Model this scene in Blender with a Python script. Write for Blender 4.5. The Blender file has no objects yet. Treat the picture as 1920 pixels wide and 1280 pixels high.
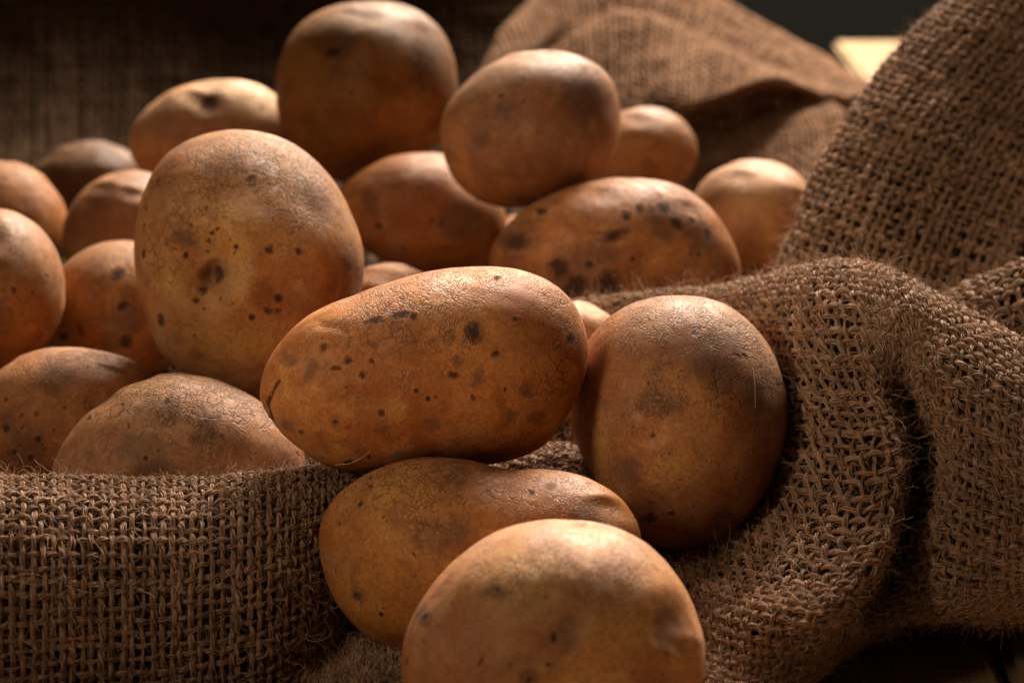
import bpy, math, random
import numpy as np

# ------------------------------------------------------------------ camera, world, lamps, exposure
scene = bpy.context.scene
COL = scene.collection
PITCH = math.radians(17.0)
cam_data = bpy.data.cameras.new('camera')
cam = bpy.data.objects.new('camera', cam_data)
COL.objects.link(cam)
cam.location = (0.0, 0.0, 0.2493)
cam.rotation_euler = (math.radians(90) - PITCH, 0, 0)
cam_data.lens = 85
cam_data.sensor_width = 36
cam_data.clip_start = 0.02
cam_data.clip_end = 50
cam_data.dof.use_dof = True
cam_data.dof.focus_distance = 0.612
cam_data.dof.aperture_fstop = 13.0
cam_data.dof.aperture_blades = 9
scene.camera = cam

world = bpy.data.worlds.new('World')
scene.world = world
world.use_nodes = True
wbg = world.node_tree.nodes['Background']
wbg.inputs['Color'].default_value = (1.0, 0.86, 0.62, 1)
wbg.inputs['Strength'].default_value = 0.018


def area_lamp(name, loc, target, sx, sy, power, colour):
    d = bpy.data.lights.new(name, 'AREA')
    d.shape = 'RECTANGLE'
    d.size, d.size_y = sx, sy
    d.energy = power
    d.color = colour
    o = bpy.data.objects.new(name, d)
    COL.objects.link(o)
    o.location = loc
    from mathutils import Vector
    v = Vector(target) - Vector(loc)
    o.rotation_euler = v.to_track_quat('-Z', 'Y').to_euler()
    return o


area_lamp('window_light', (0.34, 1.95, 1.12), (0.0, 0.66, 0.03), 0.80, 0.60, 128.0, (1.0, 0.85, 0.69))
area_lamp('room_bounce', (-0.42, 0.33, 0.84), (-0.01, 0.63, 0.05), 0.36, 0.36, 0.9, (1.0, 0.76, 0.52))
spot_data = bpy.data.lights.new('snooted_lamp', 'SPOT')
spot_data.energy = 15.0
spot_data.color = (1.0, 0.76, 0.52)
spot_data.spot_size = math.radians(22)
spot_data.spot_blend = 0.9
spot_data.shadow_soft_size = 0.09
spot_lamp = bpy.data.objects.new('snooted_lamp', spot_data)
COL.objects.link(spot_lamp)
spot_lamp.location = (-0.52, 0.12, 0.46)
from mathutils import Vector
spot_lamp.rotation_euler = (Vector((0.030, 0.665, 0.070)) - spot_lamp.location).to_track_quat('-Z', 'Y').to_euler()

scene.view_settings.view_transform = 'Standard'
scene.view_settings.look = 'None'
scene.view_settings.exposure = 0.0
scene.view_settings.gamma = 1.0
scene.view_settings.use_curve_mapping = False
scene.cycles.use_denoising = True
scene.cycles.max_bounces = 6
scene.cycles.diffuse_bounces = 3
scene.cycles.glossy_bounces = 2

rng = np.random.default_rng(7)

# ------------------------------------------------------------------ helpers
_perm = np.random.default_rng(3).permutation(256)
_perm = np.concatenate([_perm, _perm, _perm])
_grad = np.random.default_rng(4).normal(size=(256, 3))
_grad /= np.linalg.norm(_grad, axis=1)[:, None]


def noise3(p):
    """gradient noise, about -1..1, p is (n, 3)"""
    p = np.asarray(p, float)
    i = np.floor(p).astype(int)
    f = p - i
    u = f * f * f * (f * (f * 6 - 15) + 10)
    out = 0
    for dx in (0, 1):
        for dy in (0, 1):
            for dz in (0, 1):
                h = _perm[(_perm[(_perm[(i[:, 0] + dx) & 255] + i[:, 1] + dy) & 255] + i[:, 2] + dz) & 255]
                g = _grad[h]
                d = (g * (f - (dx, dy, dz))).sum(1)
                w = (u[:, 0] if dx else 1 - u[:, 0]) * (u[:, 1] if dy else 1 - u[:, 1]) * (u[:, 2] if dz else 1 - u[:, 2])
                out = out + d * w
    return out * 1.6


def noise1(x, seed):
    x = np.asarray(x, float)
    p = np.stack([x.ravel(), np.full(x.size, seed * 7.31 + 0.37), np.full(x.size, seed * 3.77 + 0.71)], 1)
    return noise3(p).reshape(x.shape)


def mesh_object(name, verts, faces, mat, parent=None, smooth=True):
    me = bpy.data.meshes.new(name)
    faces = np.asarray(faces, np.int32)
    n, k = faces.shape
    me.vertices.add(len(verts))
    me.vertices.foreach_set('co', np.asarray(verts, np.float32).ravel())
    me.loops.add(n * k)
    me.loops.foreach_set('vertex_index', faces.ravel())
    me.polygons.add(n)
    me.polygons.foreach_set('loop_start', np.arange(0, n * k, k, dtype=np.int32))
    me.polygons.foreach_set('use_smooth', np.full(n, smooth, dtype=bool))
    me.update(calc_edges=True)
    me.materials.append(mat)
    o = bpy.data.objects.new(name, me)
    COL.objects.link(o)
    o.parent = parent
    return o


def point_attr(me, name, vals):
    a = me.attributes.new(name, 'FLOAT', 'POINT')
    a.data.foreach_set('value', np.asarray(vals, np.float32))


class Nodes:
    """short-hand for building node trees"""

    def __init__(self, name):
        self.m = bpy.data.materials.new(name)
        self.m.use_nodes = True
        self.t = self.m.node_tree
        self.bsdf = self.t.nodes['Principled BSDF']

    def new(self, typ, ins=None, **props):
        n = self.t.nodes.new(typ)
        for k, v in props.items():
            setattr(n, k, v)
        for k, v in (ins or {}).items():
            self.put(n.inputs[k], v)
        return n

    def put(self, sock, v):
        if hasattr(v, 'is_linked') or hasattr(v, 'links'):
            self.t.links.new(v, sock)
        else:
            sock.default_value = v

    def math(self, op, a, b=0.0, c=0.0, clamp=False):
        n = self.new('ShaderNodeMath', operation=op, use_clamp=clamp)
        self.put(n.inputs[0], a)
        self.put(n.inputs[1], b)
        self.put(n.inputs[2], c)
        return n.outputs[0]

    def ramp(self, v, lo, hi, a=0.0, b=1.0):
        n = self.new('ShaderNodeMapRange', interpolation_type='SMOOTHSTEP')
        for k, x in (('Value', v), ('From Min', lo), ('From Max', hi), ('To Min', a), ('To Max', b)):
            self.put(n.inputs[k], x)
        return n.outputs[0]

    def mix(self, f, a, b, mode='MIX'):
        n = self.new('ShaderNodeMix', data_type='RGBA', blend_type=mode)
        self.put(n.inputs[0], f)
        self.put(n.inputs[6], a if not isinstance(a, tuple) else a + (1.0,))
        self.put(n.inputs[7], b if not isinstance(b, tuple) else b + (1.0,))
        return n.outputs[2]

    def noise(self, vec, scale, detail=2.0, rough=0.5, dist=0.0):
        n = self.new('ShaderNodeTexNoise', {'Vector': vec, 'Scale': scale, 'Detail': detail, 'Roughness': rough, 'Distortion': dist})
        return n.outputs['Fac']

    def voro(self, vec, scale, feature='DISTANCE_TO_EDGE'):
        return self.new('ShaderNodeTexVoronoi', {'Vector': vec, 'Scale': scale}, feature=feature)

    def attr(self, name, typ='GEOMETRY'):
        return self.new('ShaderNodeAttribute', attribute_name=name, attribute_type=typ).outputs['Fac']

    def vmath(self, op, a, b):
        n = self.new('ShaderNodeVectorMath', operation=op)
        self.put(n.inputs[0], a)
        self.put(n.inputs[1], b)
        return n.outputs[0]


# ------------------------------------------------------------------ materials
def potato_skin():
    k = Nodes('potato_skin')
    co = k.new('ShaderNodeTexCoord').outputs['Object']
    rnd = k.attr('skin_seed', 'OBJECT')
    off = k.new('ShaderNodeCombineXYZ', {'X': rnd, 'Y': k.math('MULTIPLY', rnd, 1.7), 'Z': k.math('MULTIPLY', rnd, -0.6)}).outputs[0]
    p = k.vmath('ADD', co, off)
    # warped coordinates for the crackle
    wn = k.new('ShaderNodeTexNoise', {'Vector': p, 'Scale': 260.0, 'Detail': 2.0})
    warp = k.vmath('MULTIPLY', k.vmath('SUBTRACT', wn.outputs['Color'], (0.5, 0.5, 0.5)), (0.0035, 0.0035, 0.0035))
    pw = k.vmath('ADD', p, warp)

    big = k.noise(p, 38.0, 3.0, 0.55)
    mid = k.noise(p, 120.0, 4.0, 0.6)
    fine = k.noise(p, 900.0, 4.0, 0.65)
    tone = k.attr('skin_tone', 'OBJECT')
    base = k.mix(k.ramp(big, 0.36, 0.64), (0.300, 0.122, 0.046), (0.470, 0.228, 0.086))
    base = k.mix(k.ramp(mid, 0.50, 0.70, 0.0, 0.6), base, (0.540, 0.300, 0.118))
    base = k.mix(k.ramp(k.noise(p, 75.0, 3.0, 0.6, 0.4), 0.50, 0.66, 0.0, 0.75), base, (0.240, 0.094, 0.038))
    base = k.mix(k.attr('pale'), base, (0.590, 0.340, 0.105))
    base = k.mix(k.ramp(fine, 0.32, 0.66, 0.5, 0.0), base, (0.170, 0.068, 0.028))
    # dry earth dust lying on the skin
    dust = k.ramp(k.math('ADD', k.noise(k.vmath('ADD', p, (1.3, 0.2, 0.4)), 50.0, 4.0, 0.65), k.math('MULTIPLY', k.math('SUBTRACT', fine, 0.5), 0.35)), 0.46, 0.70, 0.0, 0.48)
    base = k.mix(dust, base, (0.340, 0.205, 0.115))
    soil = k.math('MULTIPLY', k.ramp(k.noise(k.vmath('ADD', p, (2.1, 0.7, 1.4)), 1250.0, 3.0, 0.6), 0.60, 0.70), k.ramp(k.noise(k.vmath('ADD', p, (0.9, 1.9, 0.3)), 70.0, 3.0, 0.6), 0.50, 0.64))
    base = k.mix(k.math('MULTIPLY', soil, 0.75), base, (0.115, 0.062, 0.034))
    # greyish rough blotches
    pn = k.noise(p, 330.0, 4.0, 0.65)
    patch = k.math('ADD', k.math('MULTIPLY', k.attr('patch'), 1.15), k.ramp(k.noise(p, 62.0, 5.0, 0.65), 0.54, 0.74, 0.0, 0.85))
    patch = k.ramp(k.math('ADD', patch, k.math('MULTIPLY', k.math('SUBTRACT', pn, 0.5), 1.3)), 0.30, 1.05, 0.0, 0.66)
    base = k.mix(patch, base, (0.120, 0.066, 0.042))
    # crackle: fine netting and larger flaking cracks, each where the skin is dry
    net_amt = k.attr('skin_net', 'OBJECT')
    t1 = k.voro(pw, 820.0)
    v1 = t1.outputs['Distance']
    c1 = k.new('ShaderNodeSeparateColor', {0: k.voro(pw, 820.0, 'F1').outputs['Color']}).outputs[0]
    v2 = k.voro(pw, 290.0).outputs['Distance']
    dry = k.attr('dry')
    m1 = k.math('MULTIPLY', k.ramp(k.math('ADD', k.noise(p, 40.0, 3.0, 0.6), dry), 0.42, 0.66), net_amt, clamp=True)
    m2 = k.math('MULTIPLY', k.ramp(k.math('ADD', k.noise(k.vmath('ADD', p, (0.3, 0.1, 0.7)), 45.0, 3.0, 0.6), k.math('MULTIPLY', dry, 0.6)), 0.45, 0.64), net_amt, clamp=True)
    brk = k.ramp(k.noise(p, 380.0, 2.0), 0.38, 0.58)
    l1 = k.math('MULTIPLY', k.math('MULTIPLY', k.ramp(v1, 0.02, 0.14, 1.0, 0.0), m1), k.ramp(k.noise(p, 300.0, 2.0), 0.36, 0.56, 0.10, 1.0))
    l2 = k.math('MULTIPLY', k.math('MULTIPLY', k.ramp(v2, 0.012, 0.085, 1.0, 0.0), m2), brk)
    lines = k.math('MAXIMUM', l1, l2)
    base = k.mix(k.math('MULTIPLY', k.math('MULTIPLY', c1, m1), 0.30), base, (0.520, 0.330, 0.190))
    base = k.mix(k.math('MULTIPLY', lines, 0.72), base, (0.095, 0.040, 0.019))
    # specks (lenticels), soil and dark spots with a brown halo and a painted rim highlight
    sv = k.voro(pw, 260.0, 'F1')
    hx = k.new('ShaderNodeSeparateColor', {0: sv.outputs['Color']}).outputs
    sr = k.math('MULTIPLY', k.ramp(hx[0], 0.45, 1.0, 0.02, 0.22), k.ramp(k.noise(p, 60.0, 2.0), 0.40, 0.60))
    speck = k.math('MULTIPLY', k.ramp(k.math('SUBTRACT', k.math('ADD', sv.outputs['Distance'], k.math('MULTIPLY', k.math('SUBTRACT', fine, 0.5), 0.35)), sr), -0.05, 0.05, 1.0, 0.0), k.ramp(hx[0], 0.45, 0.47))
    spot_n = k.math('ADD', k.math('MULTIPLY', k.math('SUBTRACT', k.noise(p, 800.0, 4.0, 0.7), 0.5), 1.7), k.math('MULTIPLY', k.math('SUBTRACT', k.noise(p, 240.0, 2.0, 0.6), 0.5), 1.1))
    sa = k.attr('spot')
    sn = k.math('ADD', sa, spot_n)
    halo = k.math('MULTIPLY', k.ramp(sn, 0.05, 0.70), k.ramp(sa, 0.02, 0.40))
    spot = k.math('MULTIPLY', k.ramp(sn, 0.36, 0.92), k.ramp(sa, 0.05, 0.35))
    base = k.mix(k.math('MULTIPLY', speck, 0.75), base, (0.075, 0.032, 0.017))
    rim_highlight = k.math('MULTIPLY', k.math('MULTIPLY', k.ramp(sn, -0.35, 0.10), k.ramp(sn, 0.10, 0.45, 1.0, 0.0)), k.ramp(sa, 0.0, 0.12))
    base = k.mix(k.math('MULTIPLY', rim_highlight, 0.12), base, (0.560, 0.350, 0.170))
    base = k.mix(k.math('MULTIPLY', halo, 0.60), base, (0.130, 0.060, 0.032))
    base = k.mix(k.math('MULTIPLY', spot, 0.86), base, (0.042, 0.023, 0.015))
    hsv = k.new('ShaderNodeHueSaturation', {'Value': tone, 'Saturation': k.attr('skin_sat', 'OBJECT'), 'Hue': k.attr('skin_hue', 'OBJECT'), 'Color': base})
    k.put(k.bsdf.inputs['Base Color'], hsv.outputs[0])
    rough = k.math('ADD', k.ramp(k.noise(p, 90.0, 3.0), 0.35, 0.65, 0.50, 0.62), k.math('MULTIPLY', k.math('MAXIMUM', k.math('MAXIMUM', patch, halo), dust), 0.35))
    k.put(k.bsdf.inputs['Roughness'], rough)
    k.bsdf.inputs['Specular IOR Level'].default_value = 0.22
    # relief
    h = k.math('MULTIPLY', lines, -1.3)
    h = k.math('ADD', h, k.math('MULTIPLY', k.math('ADD', k.math('MULTIPLY', k.ramp(v1, 0.0, 0.30), 0.25), c1), k.math('MULTIPLY', m1, 0.45)))
    h = k.math('ADD', h, k.math('MULTIPLY', fine, 0.5))
    h = k.math('ADD', h, k.math('MULTIPLY', soil, 0.8))
    h = k.math('ADD', h, k.math('MULTIPLY', k.noise(p, 2600.0, 2.0), 0.55))
    h = k.math('ADD', h, k.math('MULTIPLY', k.noise(p, 300.0, 3.0), 0.5))
    h = k.math('SUBTRACT', h, k.math('MULTIPLY', k.math('MAXIMUM', spot, speck), 1.6))
    h = k.math('ADD', h, k.math('MULTIPLY', k.math('MAXIMUM', halo, rim_highlight), 0.5))
    b = k.new('ShaderNodeBump', {'Strength': 0.85, 'Distance': 0.00015, 'Height': h})
    k.put(k.bsdf.inputs['Normal'], b.outputs[0])
    return k.m


def jute(name, strand, shade=1.0):
    k = Nodes(name)
    co = k.new('ShaderNodeTexCoord').outputs['Object']
    n1 = k.noise(co, 130.0, 3.0, 0.6)
    n2 = k.noise(co, 1500.0, 3.0, 0.6)
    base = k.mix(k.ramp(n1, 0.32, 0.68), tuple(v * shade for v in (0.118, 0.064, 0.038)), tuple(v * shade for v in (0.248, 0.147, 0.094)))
    if strand:
        r = k.new('ShaderNodeHairInfo').outputs['Random']
        base = k.mix(k.ramp(r, 0.0, 1.0, 0.0, 0.75), base, (0.520, 0.350, 0.240))
        base = k.mix(k.ramp(r, 0.70, 1.0, 0.0, 0.65), base, (0.120, 0.064, 0.036))
    else:
        base = k.mix(k.ramp(n2, 0.35, 0.65, 0.6, 0.0), base, (0.080, 0.042, 0.022))
        b = k.new('ShaderNodeBump', {'Strength': 0.8, 'Distance': 0.0003, 'Height': n2})
        k.put(k.bsdf.inputs['Normal'], b.outputs[0])
    k.put(k.bsdf.inputs['Base Color'], base)
    k.bsdf.inputs['Roughness'].default_value = 0.62 if strand else 0.85
    k.bsdf.inputs['Specular IOR Level'].default_value = 0.14 if strand else 0.02
    return k.m


def wood(name, dark, light, rough, scale=1.0):
    k = Nodes(name)
    co = k.new('ShaderNodeTexCoord').outputs['Object']
    st = k.vmath('MULTIPLY', co, (90.0 * scale, 5.0 * scale, 90.0 * scale))
    g = k.noise(st, 1.0, 5.0, 0.6, 0.6)
    fine = k.noise(k.vmath('MULTIPLY', co, (900.0, 40.0, 900.0)), 1.0, 2.0, 0.6)
    c = k.mix(k.ramp(g, 0.3, 0.7), dark, light)
    c = k.mix(k.ramp(fine, 0.35, 0.6, 0.45, 0.0), c, tuple(x * 0.45 for x in dark))
    k.put(k.bsdf.inputs['Base Color'], c)
    k.bsdf.inputs['Roughness'].default_value = rough
    k.bsdf.inputs['Specular IOR Level'].default_value = 0.15
    b = k.new('ShaderNodeBump', {'Strength': 0.5, 'Distance': 0.0005, 'Height': fine})
    k.put(k.bsdf.inputs['Normal'], b.outputs[0])
    return k.m


M_POTATO = potato_skin()
M_YARN = jute('jute_yarn', False)
M_STRAND = jute('jute_strand', True, 1.45)
M_SHADE_TONED_YARN = jute('shade_toned_jute_yarn', False, 0.20)  # same jute darkened: shade of sack inside, floor and weave holes painted in
M_PALE_YARN = jute('pale_jute_yarn', False, 1.25)
M_TABLE = wood('dark_table_wood', (0.320, 0.195, 0.095), (0.460, 0.290, 0.145), 0.8)
M_BOARD = wood('pale_board_wood', (0.270, 0.178, 0.090), (0.350, 0.240, 0.125), 0.5)


def empty(name, loc=(0, 0, 0)):
    o = bpy.data.objects.new(name, None)
    o.empty_display_size = 0.02
    o.location = loc
    COL.objects.link(o)
    return o


def bevel_box(name, lo, hi, mat, parent, bev=0.0025):
    import bmesh
    bm = bmesh.new()
    bmesh.ops.create_cube(bm, size=1.0)
    c = [(a + b) / 2 for a, b in zip(lo, hi)]
    s = [b - a for a, b in zip(lo, hi)]
    for v in bm.verts:
        v.co = [v.co[i] * s[i] for i in range(3)]
    bmesh.ops.bevel(bm, geom=list(bm.edges), offset=bev, segments=2, affect='EDGES')
    me = bpy.data.meshes.new(name)
    bm.to_mesh(me)
    bm.free()
    me.materials.append(mat)
    o = bpy.data.objects.new(name, me)
    o.location = c
    COL.objects.link(o)
    o.parent = parent
    return o


# ------------------------------------------------------------------ table and board
table = empty('wooden_table', (0, 0.7, -0.042))
table['label'] = 'dark brown plank table under the burlap'
table['category'] = 'table'
x = -0.62
for w in (0.155, 0.15, 0.16, 0.131, 0.152, 0.1445, 0.16, 0.15):
    o = bevel_box('plank', (x, 0.12, -0.042), (x + w - 0.0025, 1.17, -0.012), M_TABLE, None)
    o.parent = table
    o.location = (o.location[0], o.location[1] - 0.7, o.location[2] + 0.042)
    x += w
board = bevel_box('wooden_board', (0.176, 0.95, -0.0115), (0.52, 1.315, 0.0196), M_BOARD, None, 0.002)
board['label'] = 'pale yellow wooden board lying behind the burlap'
board['category'] = 'wooden board'


# ------------------------------------------------------------------ burlap
def spline_resample(ctrl, n0, n1):
    """Catmull-Rom through a control grid (r, c, 3) -> (n0, n1, 3)"""

    def along(a, n):
        m = a.shape[0]
        t = np.linspace(0, m - 1, n)
        i = np.clip(np.floor(t).astype(int), 0, m - 2)
        f = (t - i)[:, None, None]
        ext = np.concatenate([[2 * a[0] - a[1]], a, [2 * a[-1] - a[-2]]])
        p0, p1, p2, p3 = ext[i], ext[i + 1], ext[i + 2], ext[i + 3]
        return 0.5 * (2 * p1 + (p2 - p0) * f + (2 * p0 - 5 * p1 + 4 * p2 - p3) * f ** 2 + (3 * p1 - p0 - 3 * p2 + p3) * f ** 3)

    a = along(np.asarray(ctrl, float), n0)
    return along(a.transpose(1, 0, 2), n1).transpose(1, 0, 2)


def smooth_grid(g, it):
    for _ in range(it):
        h = g.copy()
        h[1:-1] = (g[:-2] + 2 * g[1:-1] + g[2:]) / 4
        g = h.copy()
        g[:, 1:-1] = (h[:, :-2] + 2 * h[:, 1:-1] + h[:, 2:]) / 4
    return g


def equalise(g):
    """re-space the rows and columns of a dense grid by mean arc length; returns grid and the two lengths"""
    d0 = np.linalg.norm(np.diff(g, axis=0), axis=2).mean(1)
    d1 = np.linalg.norm(np.diff(g, axis=1), axis=2).mean(0)
    s0 = np.concatenate([[0], np.cumsum(d0)])
    s1 = np.concatenate([[0], np.cumsum(d1)])

    def re(a, s):
        t = np.linspace(0, s[-1], len(s))
        i = np.clip(np.searchsorted(s, t, side='right') - 1, 0, len(s) - 2)
        f = ((t - s[i]) / (s[i + 1] - s[i]))[:, None, None]
        return a[i] * (1 - f) + a[i + 1] * f

    g = re(g, s0)
    g = re(g.transpose(1, 0, 2), s1).transpose(1, 0, 2)
    return g, s0[-1], s1[-1]


def weave(name, ctrl, parent, pitch=0.0032, sides=5, per=4, strands=8, fuzz=0.0, fuzz_len=0.0042, seed=1, crumple=0.0010, thick=0.220, min_z=-0.0088, mat=None):
    """a burlap surface as real interlaced yarns following a spline surface"""
    r = np.random.default_rng(seed)
    g = spline_resample(ctrl, 160, 160)
    g = smooth_grid(g, 2)
    g, len0, len1 = equalise(g)
    nrm = np.cross(np.gradient(g, axis=0), np.gradient(g, axis=1))
    nrm /= np.linalg.norm(nrm, axis=2)[..., None] + 1e-12
    q = g.reshape(-1, 3)
    g = g + nrm * ((noise3(q * 55 + seed * 3.1) + 0.5 * noise3(q * 120 + seed)) * crumple).reshape(160, 160, 1)
    nrm = np.cross(np.gradient(g, axis=0), np.gradient(g, axis=1))
    nrm /= np.linalg.norm(nrm, axis=2)[..., None] + 1e-12
    n0, n1 = max(4, int(len0 / pitch)), max(4, int(len1 / pitch))

    def sample(a, b):
        a = np.clip(a, 0, 1) * 158.999
        b = np.clip(b, 0, 1) * 158.999
        i, j = a.astype(int), b.astype(int)
        fa, fb = (a - i)[..., None], (b - j)[..., None]

        def bl(t):
            return t[i, j] * (1 - fa) * (1 - fb) + t[i + 1, j] * fa * (1 - fb) + t[i, j + 1] * (1 - fa) * fb + t[i + 1, j + 1] * fa * fb
        return bl(g), bl(nrm)

    V, F, HP, HS, HR = [], [], [], [], []
    fuzz_roots = []
    vo = 0
    ang = np.linspace(0, 2 * math.pi, sides, endpoint=False)
    for axis in (0, 1):
        n_y, n_c = (n1, n0) if axis == 0 else (n0, n1)      # yarns, crossings along each
        m = n_c * per + 1
        t = np.linspace(0, 1, m)
        for y in range(n_y):
            s0 = seed * 101 + axis * 37 + y
            wob = 0.32 * noise1(t * n_c / 9.0, s0) + 0.17 * noise1(t * n_c / 2.7, s0 + 0.5)
            side = (y + 0.5 + r.normal(0, 0.07) + wob) / n_y
            a, b = (t, side) if axis == 0 else (side, t)
            P, N = sample(a, b)
            ph = math.pi * (t * n_c - 0.5) + math.pi * y + (math.pi if axis else 0)
            P = P + N * (np.cos(ph) * pitch * 0.20)[:, None]
            T = np.gradient(P, axis=0)
            T /= np.linalg.norm(T, axis=1)[:, None] + 1e-12
            B = np.cross(T, N)
            B /= np.linalg.norm(B, axis=1)[:, None] + 1e-12
            Nn = np.cross(B, T)
            fat = r.normal(1.0, 0.20) * (1 + 0.36 * noise1(t * n_c / 5.0, s0 + 0.25) + 0.12 * noise1(t * n_c * 0.9, s0 + 0.75))
            R = np.clip(fat, 0.55, 1.6) * pitch * thick
            P[:, 2] = np.maximum(P[:, 2], R * 0.8 + (min_z - 0.0025))
            core = 0.80 if strands else 1.0
            ca, sa = np.cos(ang), np.sin(ang)
            ring = P[:, None] + (B[:, None] * ca[None, :, None] * 1.12 + Nn[:, None] * sa[None, :, None] * 0.80) * (R * core)[:, None, None]
            V.append(ring.reshape(-1, 3))
            k = np.arange(m - 1)[:, None] * sides
            j = np.arange(sides)[None, :]
            j2 = (j + 1) % sides
            F.append((np.stack([k + j, k + j2, k + sides + j2, k + sides + j], -1) + vo).reshape(-1, 4))
            vo += m * sides
            tw = r.uniform(2.6, 5.0)
            for s in range(strands):
                th = 2 * math.pi * (s / strands + t * n_c / tw) + 2.4 * noise1(t * n_c / 1.6, s0 + s * 0.13 + 11) + r.uniform(-0.6, 0.6)
                rad = R * (0.88 + 0.34 * noise1(t * n_c / 1.1, s0 + s * 0.17 + 23))
                Q = P + (B * (np.cos(th) * 1.12)[:, None] + Nn * (np.sin(th) * 0.80)[:, None]) * rad[:, None]
                HP.append(Q)
                HS.append(m)
                HR.append(R * r.uniform(0.09, 0.24))
            nf = r.poisson(fuzz * n_c)
            if nf:
                idx = r.integers(0, m, nf)
                fuzz_roots.append((P[idx], T[idx], B[idx], Nn[idx], R[idx]))
    o = mesh_object(name, np.concatenate(V), np.concatenate(F), mat or M_YARN, parent)
    o.location = -parent.location
    o['kind'] = 'stuff'

    def hair(nm, pts, sizes, radii):
        cu = bpy.data.hair_curves.new(nm)
        cu.add_curves([int(s) for s in sizes])
        cu.attributes['position'].data.foreach_set('vector', np.asarray(pts, np.float32).ravel())
        if 'radius' not in cu.attributes:
            cu.attributes.new('radius', 'FLOAT', 'POINT')
        cu.attributes['radius'].data.foreach_set('value', np.asarray(radii, np.float32))
        cu.materials.append(M_STRAND)
        h = bpy.data.objects.new(nm, cu)
        COL.objects.link(h)
        h.parent = o
        h['kind'] = 'stuff'
        return h

    if strands:
        hair('yarn_strand', np.concatenate(HP), HS, np.concatenate(HR))
    if fuzz_roots:
        P, T, B, N, R = [np.concatenate(z) for z in zip(*fuzz_roots)]
        n = len(P)
        L = np.minimum(fuzz_len * np.exp(r.normal(0, 0.6, n)), 0.0085)
        a0 = r.uniform(0, 2 * math.pi, n)
        out = B * np.cos(a0)[:, None] + N * np.sin(a0)[:, None]
        d = T * r.choice([-1, 1], n)[:, None] * r.uniform(0.3, 1.3, n)[:, None] + out * r.uniform(0.2, 1.0, n)[:, None] + r.normal(0, 0.25, (n, 3))
        d /= np.linalg.norm(d, axis=1)[:, None]
        ax = r.normal(size=(n, 3))
        ax -= d * (ax * d).sum(1)[:, None]
        ax /= np.linalg.norm(ax, axis=1)[:, None]
        curl = r.normal(0, 1.3, n)
        steps = 9
        pts = np.zeros((n, steps, 3))
        cur = P + out * (R * 0.8)[:, None]
        th = np.zeros(n)
        up = np.cross(ax, d)
        for s in range(steps):
            pts[:, s] = cur
            dirn = d * np.cos(th)[:, None] + up * np.sin(th)[:, None] + r.normal(0, 0.12, (n, 3))
            cur = cur + dirn * (L / (steps - 1))[:, None]
            th = th + curl / (steps - 1) * 1.6
        pts[..., 2] = np.maximum(pts[..., 2], -0.0105)
        rad = np.repeat(r.uniform(0.00004, 0.000085, n), steps) * np.tile(np.linspace(1, 0.45, steps), n)
        hair('loose_fibre', pts.reshape(-1, 3), [steps] * n, rad)
    return o


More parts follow.
